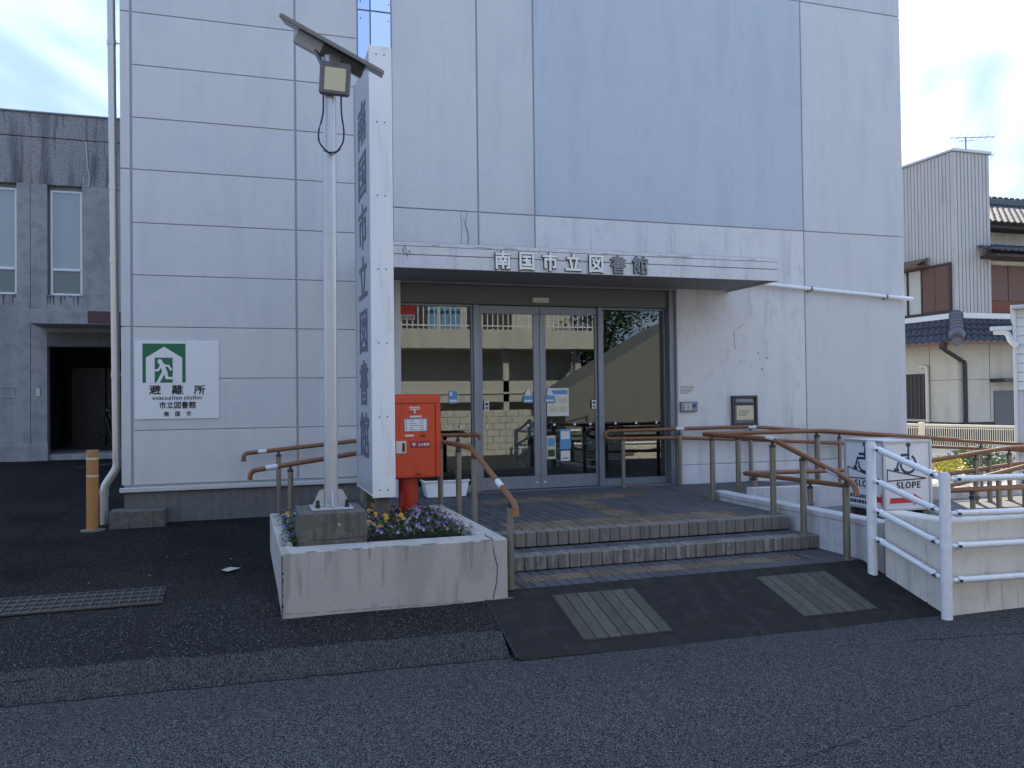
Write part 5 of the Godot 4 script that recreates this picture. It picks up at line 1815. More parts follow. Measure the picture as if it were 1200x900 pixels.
# ------------------------------------------------------------------ weathered building on the left
func left_building() -> void:
	var t := thing("left_building", "stained grey concrete two storey building with tall narrow windows behind the rain pipe", "building", Vector3(-6, -1.33, -12))
	var zf := -11.7
	var zb := -12.0
	var st := ST()
	lh(st, Vector3(-14, 5.03, zb), Vector3(-1.3, 6.10, zf))
	part("upper_wall", st, mats.left_stained, t)
	st = ST()
	lh(st, Vector3(-14, 6.115, zb), Vector3(-1.3, 6.66, zf + 0.012), 0.01)
	part("parapet", st, mats.left_stained, t)
	st = ST()
	lh(st, Vector3(-14.02, 6.662, zb - 0.05), Vector3(-1.28, 6.70, zf + 0.05), 0.008)
	part("coping", st, mats.left_wall, t)
	st = ST()
	for x in [[-14.0, -5.53], [-4.80, -4.53], [-4.518, -4.18], [-3.45, -1.3]]:
		lh(st, Vector3(x[0], 2.485, zb), Vector3(x[1], 5.028, zf))
	part("wall", st, mats.left_wall, t)
	st = ST()
	lh(st, Vector3(-14, 1.30, zb), Vector3(-4.53, 2.482, zf))
	lh(st, Vector3(-4.518, 1.30, zb), Vector3(-1.3, 2.482, zf))
	lh(st, Vector3(-14, -1.5, zb), Vector3(-4.53, 1.298, zf))
	lh(st, Vector3(-4.518, -1.5, zb), Vector3(-4.19, 1.298, zf))
	part("lower_wall", st, mats.left_wall, t)
	st = ST()
	lh(st, Vector3(-14, -1.5, zf + 0.001), Vector3(-4.17, -0.95, zf + 0.035), 0.006)
	part("plinth", st, mats.left_wall, t)
	st = ST()
	lh(st, Vector3(-14, -1.5, -22), Vector3(-13.7, 6.6, zb - 0.001))
	lh(st, Vector3(-1.6, -1.5, -22), Vector3(-1.3, 6.6, zb - 0.001))
	lh(st, Vector3(-13.7, -1.5, -22), Vector3(-1.6, 6.6, -21.7))
	lh(st, Vector3(-13.7, 6.3, -21.7), Vector3(-1.6, 6.5, zb - 0.001))
	part("body", st, mats.left_wall, t)
	for x in [[-5.53, -4.80], [-4.18, -3.45], [-7.9, -7.17]]:
		var f := ST()
		var xa: float = x[0] + 0.05 if x[0] > -4.5 else x[0] + 0.02
		var xb: float = x[1] - 0.015
		var z := zf - 0.13
		lh(f, Vector3(xa, 2.486, z - 0.04), Vector3(xa + 0.05, 4.93, z + 0.02), 0.004)
		lh(f, Vector3(xb - 0.045, 2.486, z - 0.04), Vector3(xb, 4.93, z + 0.02), 0.004)
		lh(f, Vector3(xa + 0.051, 4.88, z - 0.04), Vector3(xb - 0.046, 4.93, z + 0.02), 0.004)
		lh(f, Vector3(xa + 0.051, 3.055, z - 0.03), Vector3(xb - 0.046, 3.115, z + 0.035), 0.004)
		lh(f, Vector3(xa + 0.051, 2.486, z - 0.04), Vector3(xb - 0.046, 2.53, z + 0.05), 0.004)
		var w := part("window", f, mats.white_paint, t)
		f = ST()
		lh(f, Vector3(xa + 0.051, 3.116, z - 0.02), Vector3(xb - 0.046, 4.879, z - 0.005))
		part("pane", f, mats.frosted, w)
		f = ST()
		lh(f, Vector3(xa + 0.051, 2.531, z - 0.015), Vector3(xb - 0.046, 3.054, z))
		part("pane", f, mats.frosted_dark, w)
		f = ST()
		lh(f, Vector3(x[0], 2.485, z - 0.30), Vector3(x[1], 5.028, z - 0.05))
		part("window_back", f, mats.left_wall, w)
		# dark run-off under the sill
		f = ST()
		var xx: float = x[0] - 0.02
		while xx < x[1]:
			var ww := rng.randf_range(0.012, 0.07)
			var hh := rng.randf_range(0.02, 0.10) + (0.16 if rng.randf() < 0.25 else 0.0)
			prism(f, PackedVector2Array([Vector2(xx, 2.47), Vector2(xx + ww, 2.47), Vector2(xx + ww * 0.6, 2.47 - hh), Vector2(xx + ww * 0.4, 2.47 - hh * 1.05)]), Transform3D(Basis(), Vector3(0, 0, zf + 0.0025)), 0.002)
			xx += ww * 0.9 + (rng.randf_range(0.0, 0.05) if rng.randf() < 0.4 else 0.0)
		part("run_off_stain", f, flat(0.11, 0.104, 0.103, 0.95), t)
	# pale filler along a crack
	st = ST()
	var pts := []
	for q in [[-3.36, 6.08], [-3.345, 5.75], [-3.33, 5.5], [-3.29, 5.3], [-3.30, 5.05], [-3.38, 5.04]]:
		pts.append(Vector3(q[0], q[1], zf + 0.006))
	tube(st, pts, 0.018, 6)
	tube(st, [Vector3(-3.38, 5.04, zf + 0.006), Vector3(-3.43, 5.03, zf + 0.006), Vector3(-3.41, 5.15, zf + 0.006), Vector3(-3.42, 5.27, zf + 0.006)], 0.014, 6)
	part("crack_filler", st, flat(0.46, 0.46, 0.47, 0.9), t)
	# entrance: canopy, lintel, dark recess
	st = ST()
	lh(st, Vector3(-4.31, 1.72, zf + 0.001), Vector3(-1.6, 2.03, -10.55), 0.01)
	part("canopy", st, mats.left_wall, t)
	st = ST()
	lh(st, Vector3(-3.16, 1.75, -10.549), Vector3(-2.2, 2.01, -10.52), 0.003)
	part("name_board", st, flat(0.085, 0.03, 0.028, 0.5), t)
	st = ST()
	lh(st, Vector3(-4.188, 1.29, zb - 0.02), Vector3(-1.7, 1.62, zf + 0.03), 0.006)
	part("lintel", st, mats.plinth, t)
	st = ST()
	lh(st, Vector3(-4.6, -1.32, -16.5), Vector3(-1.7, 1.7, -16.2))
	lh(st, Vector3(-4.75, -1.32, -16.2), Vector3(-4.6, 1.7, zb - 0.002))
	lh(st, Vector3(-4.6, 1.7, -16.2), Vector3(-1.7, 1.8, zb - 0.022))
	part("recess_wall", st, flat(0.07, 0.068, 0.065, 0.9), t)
	st = ST()
	lh(st, Vector3(-4.59, -1.4, -16.2), Vector3(-1.7, -1.20, zf - 0.05), 0.01)
	part("step", st, mats.left_wall, t)
	st = ST()
	lh(st, Vector3(-4.1, -1.198, -14.2), Vector3(-3.3, 0.9, -14.12), 0.01)
	lh(st, Vector3(-3.28, -1.198, -14.22), Vector3(-2.4, 0.9, -14.14), 0.01)
	part("inner_door", st, mats.black, t)
	st = ST()
	lh(st, Vector3(-4.41, 0.155, zf + 0.001), Vector3(-4.33, 0.33, zf + 0.03), 0.004)
	part("intercom", st, mats.ivory, t)
	st = ST()
	for q in [[Vector3(-5.4, 0.34, 0), Vector3(-4.86, 0.36, 0.0)], [Vector3(-5.4, 0.12, 0), Vector3(-4.86, 0.13, 0.0)]]:
		lh(st, Vector3(q[0].x, q[0].y, zf + 0.001), Vector3(q[1].x, q[1].y, zf + 0.012))
	lh(st, Vector3(-4.858, 0.12, zf + 0.001), Vector3(-4.84, 0.36, zf + 0.012))
	part("blocked_vent", st, mats.left_wall, t)
	# scooter parked in the recess
	t = thing("scooter", "dark motor scooter parked in the shadowed entrance of the left building", "scooter", Vector3(-2.75, -1.2, -13.0))
	st = ST()
	var o := Vector3(-2.75, -1.2, -13.0)
	for x in [-0.42, 0.46]:
		var ring := []
		for k in 17:
			var a := TAU * k / 16
			ring.append(o + Vector3(x + cos(a) * 0.19, 0.24 + sin(a) * 0.19, 0))
		tube(st, ring, 0.05, 8, false)
	part("wheel", st, mats.rubber, t)
	st = ST()
	cbox(st, o + Vector3(0.26, 0.52, 0), Vector3(0.62, 0.34, 0.28), 0.07)
	cbox(st, o + Vector3(-0.06, 0.30, 0), Vector3(0.46, 0.08, 0.26), 0.02)
	cbox(st, o + Vector3(-0.32, 0.58, 0), Vector3(0.10, 0.58, 0.36), 0.04, Basis(Vector3.BACK, 0.25))
	cbox(st, o + Vector3(-0.44, 0.47, 0), Vector3(0.34, 0.06, 0.14), 0.02)
	part("body", st, flat(0.02, 0.02, 0.025, 0.3), t)
	st = ST()
	cbox(st, o + Vector3(0.24, 0.73, 0), Vector3(0.66, 0.10, 0.26), 0.04)
	part("saddle", st, mats.rubber, t)
	st = ST()
	tube(st, [o + Vector3(-0.26, 0.98, -0.33), o + Vector3(-0.30, 1.0, 0), o + Vector3(-0.26, 0.98, 0.33)], 0.022, 8)
	tube(st, [o + Vector3(-0.30, 0.8, 0), o + Vector3(-0.30, 1.0, 0)], 0.035, 8)
	cbox(st, o + Vector3(-0.34, 1.0, 0), Vector3(0.16, 0.14, 0.2), 0.04)
	part("handlebar", st, mats.dark_metal, t)

# ------------------------------------------------------------------ houses, shed and fence on the right
func wavy_roof(st: SurfaceTool, a: Vector3, b: Vector3, c: Vector3, d: Vector3, across: float, along: float) -> void:
	# a..b is the eave, d..c the ridge; rows of pantiles with a step at each row
	var nu := int((b - a).length() / across)
	var nv := maxi(2, int((d - a).length() / along))
	var up := (b - a).cross(d - a).normalized()
	if up.y < 0.0:
		up = -up
	var prof := [0.0, 0.045, 0.06, 0.02]
	for j in nv:
		for i in nu:
			for k in 4:
				var u0 := (i + k / 4.0) / nu
				var u1 := (i + (k + 1) / 4.0) / nu
				var h0: float = prof[k]
				var h1: float = prof[(k + 1) % 4]
				var v0 := float(j) / nv
				var v1 := float(j + 1) / nv
				var p := func(u: float, v: float) -> Vector3: return a.lerp(b, u).lerp(d.lerp(c, u), v)
				var p00: Vector3 = p.call(u0, v0) + up * (h0 + 0.04)
				var p10: Vector3 = p.call(u1, v0) + up * (h1 + 0.04)
				var p11: Vector3 = p.call(u1, v1) + up * h1
				var p01: Vector3 = p.call(u0, v1) + up * h0
				quad(st, p00, p10, p11, p01, up)
				quad(st, p00, p10, p10 - up * 0.05, p00 - up * 0.05, (a - d))

func right_side() -> void:
	var t := thing("tiled_house", "two storey house with ribbed metal cladding and dark blue pantile roofs beyond the fence", "house", Vector3(24, -1.75, -14))
	var X := 21.87
	var Z := -11.27
	var st := ST()
	lh(st, Vector3(X, -1.8, -20), Vector3(31, 2.3, Z))
	part("lower_wall", st, mats.house_wall, t)
	st = ST()
	lh(st, Vector3(X - 0.015, -1.8, Z - 8), Vector3(31.02, -0.98, Z + 0.02))
	part("dark_base", st, mats.dark_wood, t)
	st = ST()
	for z in [-12.4]:
		lh(st, Vector3(X - 0.004, -0.9, z - 0.01), Vector3(X + 0.002, 1.6, z + 0.01))
	lh(st, Vector3(X - 0.004, 0.385, -19.9), Vector3(X + 0.002, 0.40, Z - 0.002))
	lh(st, Vector3(X + 0.002, 0.385, Z - 0.002), Vector3(31, 0.40, Z + 0.004))
	lh(st, Vector3(23.2, -0.9, Z - 0.002), Vector3(23.22, 1.6, Z + 0.004))
	part("wall_joint", st, mats.shutter, t)
	# upper storey with ribbed cladding
	st = ST()
	prism(st, PackedVector2Array([Vector2(11.29, 2.2), Vector2(20, 2.2), Vector2(20, 7.74), Vector2(11.29, 7.74)]), Transform3D(Basis(Vector3(0, 0, -1), Vector3.UP, Vector3(1, 0, 0)), Vector3(23.34, 0, 0)), 23.34 - (X + 0.02))
	part("upper_wall", st, mats.clad, t)
	st = ST()
	var z := Z
	while z > -16.5:
		lh(st, Vector3(X - 0.012, 2.42, z - 0.128), Vector3(X + 0.019, 7.72, z), 0.008)
		z -= 0.15
	var x := X
	while x < 23.36:
		lh(st, Vector3(x + 0.002, 2.42, Z - 0.019), Vector3(x + 0.128, 7.72, Z + 0.012), 0.008)
		x += 0.15
	stuff(part("cladding_ribs", st, mats.clad, t))
	st = ST()
	lh(st, Vector3(X - 0.07, 7.742, -20), Vector3(23.42, 7.83, Z + 0.07), 0.01)
	part("parapet_cap", st, mats.galv, t)
	# shuttered window in the left face
	st = ST()
	lh(st, Vector3(X - 0.10, 2.55, -14.0), Vector3(X - 0.03, 2.63, -11.38), 0.006)
	lh(st, Vector3(X - 0.10, 4.10, -14.0), Vector3(X - 0.03, 4.18, -11.38), 0.006)
	lh(st, Vector3(X - 0.10, 2.632, -11.44), Vector3(X - 0.03, 4.098, -11.38), 0.006)
	lh(st, Vector3(X - 0.10, 2.632, -12.62), Vector3(X - 0.03, 4.098, -12.56), 0.006)
	lh(st, Vector3(X - 0.10, 2.632, -13.25), Vector3(X - 0.03, 4.098, -13.19), 0.006)
	var w := part("window", st, mats.dark_wood, t)
	for zz in [[-12.0, -11.45], [-12.55, -12.01]]:
		st = ST()
		lh(st, Vector3(X - 0.085, 2.64, zz[0]), Vector3(X - 0.04, 4.09, zz[1]), 0.004)
		for k in 16:
			lh(st, Vector3(X - 0.10, 2.66 + k * 0.09, zz[0] + 0.03), Vector3(X - 0.086, 2.71 + k * 0.09, zz[1] - 0.03))
		part("shutter", st, mats.shutter, w)
	st = ST()
	lh(st, Vector3(X - 0.05, 2.64, -13.95), Vector3(X - 0.035, 4.09, -12.63))
	part("curtain", st, flat(0.42, 0.43, 0.40, 0.6), w)
	st = ST()
	quad(st, Vector3(X - 0.55, 4.22, -12.3), Vector3(X - 0.55, 4.22, -15.5), Vector3(X - 0.02, 4.48, -15.5), Vector3(X - 0.02, 4.48, -12.3), Vector3.UP)
	lh(st, Vector3(X - 0.56, 4.14, -15.5), Vector3(X - 0.03, 4.21, -12.29), 0.005)
	part("window_hood", st, mats.shutter, t)
	# pent roof round the corner
	var ew := 1.58
	var tp := 2.32
	st = ST()
	wavy_roof(st, Vector3(X - 0.75, ew, -20), Vector3(X - 0.75, ew, Z + 0.75), Vector3(X - 0.03, tp, Z + 0.03), Vector3(X - 0.03, tp, -20), 0.27, 0.26)
	wavy_roof(st, Vector3(X - 0.75, ew, Z + 0.75), Vector3(31, ew, Z + 0.75), Vector3(31, tp, Z + 0.03), Vector3(X - 0.03, tp, Z + 0.03), 0.27, 0.26)
	part("pent_roof", st, mats.roof_tile, t)
	st = ST()
	lh(st, Vector3(X - 0.09, tp + 0.04, -20), Vector3(X - 0.024, tp + 0.22, Z + 0.09), 0.01)
	lh(st, Vector3(X - 0.023, tp + 0.04, Z + 0.024), Vector3(31, tp + 0.22, Z + 0.09), 0.01)
	part("flashing", st, mats.siding, t)
	st = ST()
	tube(st, [Vector3(X - 0.08, tp + 0.12, Z + 0.08), Vector3(X - 0.72, ew + 0.20, Z + 0.72)], 0.19, 12)
	for k in 6:
		var a := Vector3(X - 0.08, tp + 0.12, Z + 0.08).lerp(Vector3(X - 0.72, ew + 0.20, Z + 0.72), k / 6.0)
		var d := Vector3(-0.64, ew + 0.08 - tp, 0.64).normalized()
		tube(st, [a, a + d * 0.03], 0.215, 12)
	tube(st, [Vector3(X - 0.72, ew + 0.20, Z + 0.72), Vector3(X - 0.80, ew + 0.12, Z + 0.80)], 0.25, 10, true, 0.17)
	tube(st, [Vector3(X - 0.78, ew + 0.0, Z + 0.78), Vector3(X - 0.88, ew - 0.04, Z + 0.88)], 0.14, 10)
	part("hip_ridge", st, flat(0.10, 0.105, 0.12, 0.6), t)
	st = ST()
	lh(st, Vector3(X - 0.74, ew - 0.10, -20), Vector3(X - 0.70, ew + 0.0, Z + 0.74))
	lh(st, Vector3(X - 0.70, ew - 0.10, Z + 0.70), Vector3(31, ew + 0.0, Z + 0.74))
	part("eave_board", st, flat(0.19, 0.10, 0.07, 0.8), t)
	st = ST()
	tube(st, rounded([Vector3(X - 0.80, ew - 0.05, Z + 0.25), Vector3(X - 0.80, ew - 0.22, Z + 0.25), Vector3(X + 0.02, ew - 0.55, Z + 0.11), Vector3(X + 0.22, ew - 0.62, Z + 0.10), Vector3(X + 0.22, -1.7, Z + 0.10)], 0.12, 4), 0.065, 10)
	cbox(st, Vector3(X - 0.80, ew - 0.12, Z + 0.25), Vector3(0.22, 0.24, 0.22), 0.05)
	part("downpipe", st, mats.dark_wood, t)
	st = ST()
	tube(st, rounded([Vector3(X - 0.10, 0.86, -12.75), Vector3(X - 0.10, 0.86, -12.42), Vector3(X - 0.10, -1.0, -12.42)], 0.1, 4), 0.055, 10)
	part("cream_pipe", st, mats.ivory, t)
	st = ST()
	lh(st, Vector3(X - 0.03, -0.9, -14.2), Vector3(X - 0.002, 0.62, -12.52), 0.005)
	part("side_door", st, mats.dark_wood, t)
	st = ST()
	for k in 9:
		lh(st, Vector3(X - 0.045, -0.85, -14.1 + k * 0.18), Vector3(X - 0.031, 0.56, -14.06 + k * 0.18))
	stuff(part("door_slats", st, mats.shutter, t))
	st = ST()
	lh(st, Vector3(23.35, -1.1, Z + 0.002), Vector3(24.5, 0.02, Z + 0.04), 0.005)
	part("front_door", st, flat(0.12, 0.12, 0.12, 0.6), t)
	st = ST()
	lh(st, Vector3(23.22, 0.30, Z + 0.005), Vector3(24.9, 0.42, Z + 0.55), 0.01)
	part("door_hood", st, mats.dark_metal, t)
	# right half of the upper storey
	st = ST()
	lh(st, Vector3(23.345, 2.301, -20), Vector3(31, 4.55, Z - 0.15))
	lh(st, Vector3(23.345, 4.551, -20), Vector3(31, 6.0, Z - 1.1))
	part("plaster_wall", st, mats.house_wall, t)
	st = ST()
	lh(st, Vector3(23.40, 2.55, Z - 0.148), Vector3(31, 2.96, Z - 0.10))
	part("red_panel", st, flat(0.16, 0.05, 0.035, 0.8), t)
	st = ST()
	for k in 5:
		lh(st, Vector3(23.44 + k * 0.74, 2.98, Z - 0.149), Vector3(24.15 + k * 0.74, 4.14, Z - 0.08), 0.01)
	part("shutter", st, mats.shutter, t)
	st = ST()
	wavy_roof(st, Vector3(22.75, 4.46, Z + 0.75), Vector3(31.4, 4.46, Z + 0.75), Vector3(31.4, 4.98, Z - 1.09), Vector3(22.75, 4.98, Z - 1.09), 0.27, 0.28)
	part("middle_roof", st, mats.roof_tile, t)
	st = ST()
	lh(st, Vector3(22.9, 4.30, Z - 0.6), Vector3(31.2, 4.40, Z + 0.65), 0.02)
	part("middle_eave", st, mats.dark_wood, t)
	st = ST()
	wavy_roof(st, Vector3(23.0, 5.62, Z - 0.35), Vector3(31.6, 5.62, Z - 0.35), Vector3(31.6, 7.08, Z - 3.6), Vector3(23.0, 7.08, Z - 3.6), 0.27, 0.28)
	wavy_roof(st, Vector3(23.0, 5.62, -19.0), Vector3(31.6, 5.62, -19.0), Vector3(31.6, 7.08, Z - 3.6), Vector3(23.0, 7.08, Z - 3.6), 0.27, 0.28)
	part("main_roof", st, mats.roof_tile, t)
	st = ST()
	lh(st, Vector3(23.1, 5.46, Z - 1.1), Vector3(31.5, 5.57, Z - 0.45), 0.02)
	part("main_eave", st, mats.dark_wood, t)
	st = ST()
	cbox(st, Vector3(27.4, 7.22, Z - 3.6), Vector3(8.4, 0.30, 0.30), 0.06)
	for k in 28:
		cbox(st, Vector3(23.4 + k * 0.29, 7.39, Z - 3.6), Vector3(0.24, 0.10, 0.24), 0.04)
	part("roof_ridge", st, flat(0.085, 0.09, 0.105, 0.6), t)
	# aerial on the roof
	t = thing("tv_aerial", "thin television aerial with two sets of rods on the tiled roof", "aerial", Vector3(25.5, 7.35, -14.2))
	st = ST()
	tube(st, [Vector3(25.5, 7.3, -14.2), Vector3(25.5, 9.35, -14.2)], 0.022, 6)
	part("mast", st, mats.dark_metal, t)
	for k in [[9.35, -0.55, 1.05, 7], [8.68, -0.2, 1.0, 6]]:
		st = ST()
		var b := Vector3(25.5, k[0], -14.2)
		var dir := Vector3(0.95, 0.02, 0.3).normalized()
		tube(st, [b + dir * k[1], b + dir * k[2]], 0.014, 5)
		for i in k[3]:
			var c: Vector3 = b + dir * lerpf(k[1], k[2], i / float(k[3] - 1))
			var q := Vector3(-0.3, 0.25, 0.95).normalized() * lerpf(0.34, 0.16, i / float(k[3]))
			tube(st, [c - q, c + q], 0.008, 4)
		tube(st, [b + dir * 0.3 - Vector3(0, 0.12, 0), b - dir * 0.3 - Vector3(0, 0.12, 0)], 0.01, 4)
		part("rods", st, mats.dark_metal, t)
	st = ST()
	for q in [[24.9, -14.0], [26.1, -14.0], [25.5, -14.9]]:
		tube(st, [Vector3(25.5, 8.2, -14.2), Vector3(q[0], 7.3, q[1])], 0.007, 4)
	part("guy_wires", st, mats.dark_metal, t)
	# mesh fence
	var a := Vector3(11.4, -0.61, -5.25)
	var b := Vector3(18.0, -0.84, -3.10)
	t = thing("mesh_fence", "low cream steel mesh fence in front of the tiled house", "fence", Vector3(a.x, -1.72, a.z))
	var n := 46
	var d := (b - a)
	st = ST()
	tube(st, [a, b], 0.028, 8)
	part("top_rail", st, mats.ivory, t)
	st = ST()
	for y in [0.06, 0.32, 0.62, 0.92, 1.05]:
		tube(st, [a - Vector3(0, y, 0), b - Vector3(0, y, 0)], 0.008, 4)
	stuff(part("wires", st, mats.ivory, t))
	st = ST()
	for i in 150:
		var p := a + d * (i / 149.0)
		cbox(st, p - Vector3(0, 0.54, 0), Vector3(0.011, 1.06, 0.011))
	stuff(part("mesh_bars", st, mats.ivory, t))
	for q in [0.07, 0.37, 0.67, 0.97]:
		st = ST()
		var p: Vector3 = a + d * q
		cbox(st, p - Vector3(0, 0.55, -0.03), Vector3(0.10, 1.22, 0.10), 0.01)
		part("post", st, mats.ivory, t)
	# white boarded shed at the right edge
	var bs := Basis(Vector3.UP, -0.85)
	var o := Vector3(11.40, 0, 0.02)
	t = thing("boarded_shed", "white boarded outbuilding with a gutter end at the right edge of the view", "shed", Vector3(12.4, -1.75, 0.3))
	st = ST()
	cbox(st, o + bs * Vector3(1.5, -0.25, -1.53), Vector3(2.98, 3.02, 3.0), 0.0, bs)
	part("body", st, mats.siding, t)
	for k in 9:
		piece("board", Vector3(3.0, 0.135, 0.03), 0.006, o + bs * Vector3(1.5, 1.20 - k * 0.14, -0.012), mats.siding, t, bs * Basis(Vector3.RIGHT, -0.06))
	for k in 12:
		piece("board", Vector3(2.9, 0.135, 0.03), 0.006, o + bs * Vector3(1.55, 1.20 - (k + 9) * 0.14, -0.03), mats.sill, t, bs * Basis(Vector3.RIGHT, -0.06))
	st = ST()
	cbox(st, o + bs * Vector3(0.0, -0.25, -0.01), Vector3(0.05, 3.02, 0.06), 0.006, bs)
	part("corner_trim", st, mats.siding, t)
	st = ST()
	cbox(st, o + bs * Vector3(1.5, 1.29, -1.45), Vector3(3.1, 0.06, 3.2), 0.01, bs)
	part("roof", st, mats.galv, t)
	st = ST()
	tube(st, rounded([o + bs * Vector3(-0.28, 0.93, -0.02), o + bs * Vector3(-0.10, 0.92, 0.0), o + bs * Vector3(-0.04, 0.75, 0.02), o + bs * Vector3(0.05, 0.70, 0.03)], 0.06, 4), 0.045, 10)
	cbox(st, o + bs * Vector3(-0.18, 0.98, -0.02), Vector3(0.30, 0.06, 0.12), 0.01, bs)
	part("gutter_end", st, mats.siding, t)
	# shrubs between ramp and fence
	shrub("golden_shrub", "small shrub with bright golden leaves beyond the ramp rails", Vector3(12.75, -1.72, -2.7), 0.50, 0.42, mats.leaf_gold, 700)
	shrub("green_shrub", "dark green leafy shrub just right of the golden shrub", Vector3(13.6, -1.72, -2.9), 0.60, 0.50, mats.leaf, 900)
	shrub("green_shrub", "dark green leafy shrub at the foot of the mesh fence near the white shed", Vector3(14.4, -1.72, -3.2), 0.70, 0.55, mats.leaf2, 900)

func leaf_cloud(st: SurfaceTool, c: Vector3, r: Vector3, n: int, size: float) -> void:
	for i in n:
		var d := Vector3(rng.randfn(), rng.randfn(), rng.randfn()).normalized() * pow(rng.randf(), 0.4)
		var p := c + d * r
		var a := Vector3(rng.randfn(), rng.randfn() * 0.6, rng.randfn()).normalized() * size * rng.randf_range(0.6, 1.2)
		var b := a.cross(Vector3(rng.randfn(), rng.randfn(), rng.randfn())).normalized() * size * 0.4
		tri(st, p - a, p + b, p + a)
		tri(st, p - a, p + a, p - b)

func shrub(called: String, label: String, at: Vector3, r: float, h: float, m: Material, n: int) -> void:
	var t := thing(called, label, "shrub", at)
	var st := ST()
	for k in 6:
		var a := TAU * k / 6.0
		tube(st, [at, at + Vector3(cos(a) * r * 0.5, h * 0.9, sin(a) * r * 0.5)], 0.012, 5, true, 0.005)
	part("stems", st, mats.bark, t)
	st = ST()
	for k in 7:
		var c := at + Vector3(rng.randf_range(-0.6, 0.6) * r, h * rng.randf_range(0.45, 0.9), rng.randf_range(-0.6, 0.6) * r)
		leaf_cloud(st, c, Vector3(r * 0.5, h * 0.35, r * 0.5), n / 7, 0.045)
	part("foliage", st, m, t)

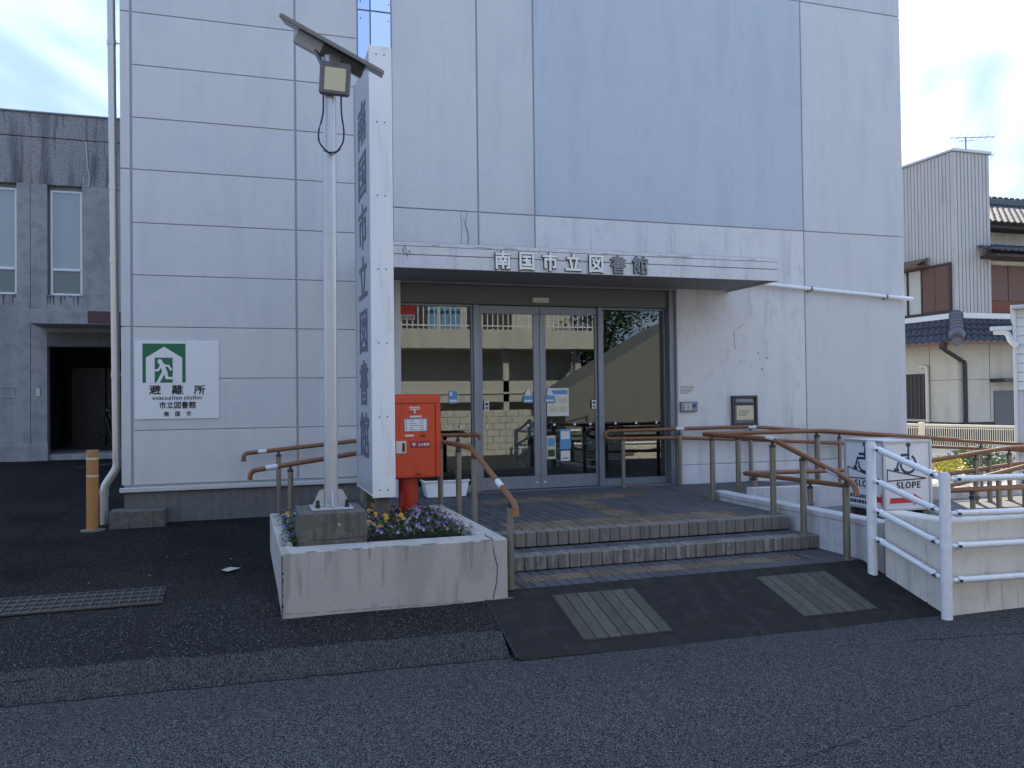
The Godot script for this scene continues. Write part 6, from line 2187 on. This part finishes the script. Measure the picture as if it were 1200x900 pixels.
# ------------------------------------------------------------------ the far side of the road, seen only as reflections in the glass doors, and two added unseen houses
func across_the_road() -> void:
	var t := thing("balcony_house", "beige two storey building with a balcony across the road, mirrored in the glass doors", "building", Vector3(5, -1.7, 18))
	var zf := 16.0
	var st := ST()
	lh(st, Vector3(-4, -1.8, zf + 1.4), Vector3(11.2, 6.5, zf + 8))
	part("wall", st, mats.beige, t)
	st = ST()
	lh(st, Vector3(-4, 1.60, zf), Vector3(11.6, 2.22, zf + 0.15))
	lh(st, Vector3(11.45, 1.60, zf + 0.151), Vector3(11.6, 2.22, zf + 1.4))
	lh(st, Vector3(-4, 1.58, zf + 0.151), Vector3(11.44, 1.72, zf + 1.4))
	lh(st, Vector3(-4.2, 4.6, zf - 0.1), Vector3(11.8, 4.85, zf + 1.4))
	part("balcony", st, mats.beige, t)
	st = ST()
	lh(st, Vector3(-4, 2.95, zf + 0.04), Vector3(11.6, 3.01, zf + 0.10))
	lh(st, Vector3(-4, 2.32, zf + 0.04), Vector3(11.6, 2.36, zf + 0.10))
	for i in 88:
		lh(st, Vector3(-3.95 + i * 0.177, 2.22, zf + 0.06), Vector3(-3.92 + i * 0.177, 2.95, zf + 0.09))
	stuff(part("railing", st, mats.white_paint, t))
	for x in [[4.9, 6.2], [7.4, 9.0], [0.2, 2.4]]:
		st = ST()
		lh(st, Vector3(x[0], 1.74, zf + 1.36), Vector3(x[1], 3.9, zf + 1.399))
		part("window", st, mats.dark_metal, t)
	st = ST()
	for q in [[5.95, 0.34], [6.35, 0.30], [6.7, 0.38], [1.0, 0.4]]:
		cbox(st, Vector3(q[0], 2.55, zf + 0.3), Vector3(q[1], 0.8, 0.05), 0.01)
	part("hung_washing", st, flat(0.14, 0.32, 0.52, 0.9), t)
	st = ST()
	lh(st, Vector3(-4, -0.15, zf + 0.5), Vector3(11.2, 0.55, zf + 0.7))
	lh(st, Vector3(-4, 0.12, zf + 0.46), Vector3(11.2, 0.18, zf + 0.499))
	for x in [-3.8, 0.2, 4.3, 8.4, 11.0]:
		lh(st, Vector3(x, -1.75, zf + 0.5), Vector3(x + 0.2, 1.58, zf + 0.7))
	part("beam", st, mats.beige, t)
	for k in [[-17.5, "added unseen beige two storey building with a balcony that bounces light onto the library"], [27.0, "added unseen beige building beyond the grey slant roofed shed that bounces light onto the library"]]:  # two unseen houses added so their sunlit fronts bounce light onto the library
		var c: Node3D = t.duplicate()
		c.name = numbered("balcony_house")
		c.position = t.position + Vector3(k[0], 0, 0.6)
		c.set_meta("label", k[1])
		add_child(c)
	# block wall before it, block by block
	t = thing("block_wall", "pale concrete block wall across the road, mirrored in the doors", "wall", Vector3(6, -1.7, 13.6))
	st = ST()
	lh(st, Vector3(2.0, -1.8, 13.56), Vector3(8.4, -0.42, 13.66))
	part("core", st, mats.plinth, t)
	for r in 7:
		for i in 16:
			piece("block", Vector3(0.385, 0.185, 0.06), 0.006, Vector3(2.2 + i * 0.395 + (0.197 if r % 2 else 0.0), -1.64 + r * 0.195, 13.545), mats.beige, t)
	t = thing("slant_roofed_shed", "large grey shed with a slanting roof across the road, mirrored in the right window", "shed", Vector3(14, -1.7, 16))
	st = ST()
	prism(st, PackedVector2Array([Vector2(9.2, -1.8), Vector2(9.2, 0.16), Vector2(10.0, 0.62), Vector2(12.8, 2.17), Vector2(16.8, 3.8), Vector2(16.8, -1.8)]), Transform3D(Basis(Vector3.RIGHT, Vector3.UP, Vector3.BACK), Vector3(0, 0, 15.0)), 2.0)
	part("body", st, flat(0.19, 0.195, 0.175, 0.8), t)
	t = thing("road_side_tree", "leafy tree across the road, mirrored dark in the right door", "tree", Vector3(12.5, -1.7, 17.6))
	var b := Vector3(12.5, -1.7, 17.6)
	st = ST()
	tube(st, [b, b + Vector3(0.1, 1.6, 0), b + Vector3(0.0, 3.2, 0.1)], 0.20, 10, true, 0.12)
	for k in 7:
		var a := TAU * k / 7.0
		tube(st, [b + Vector3(0, 1.9 + 0.17 * k, 0), b + Vector3(cos(a) * 1.2, 3.6 + 0.35 * k, sin(a) * 1.2)], 0.07, 6, true, 0.02)
	part("trunk", st, mats.bark, t)
	st = ST()
	for k in 34:
		var c := b + Vector3(rng.randf_range(-1.4, 1.3), rng.randf_range(2.4, 6.6), rng.randf_range(-1.3, 1.3))
		leaf_cloud(st, c, Vector3(0.75, 0.6, 0.75), 170, 0.10)
	part("crown", st, mats.leaf2, t)
	# rail fence before the trees
	t = thing("far_railing", "dark steel railing across the road, mirrored in the left door leaf", "railing", Vector3(9, -1.7, 12.5))
	st = ST()
	for x in [8.35, 9.0, 9.7]:
		tube(st, [Vector3(x, -1.7, 12.5), Vector3(x, -0.55, 12.5)], 0.035, 8)
	for y in [-0.6, -0.95, -1.3]:
		tube(st, [Vector3(8.35, y - 0.3, 12.5), Vector3(9.7, y, 12.5)], 0.025, 8)
	part("bars", st, mats.dark_metal, t)
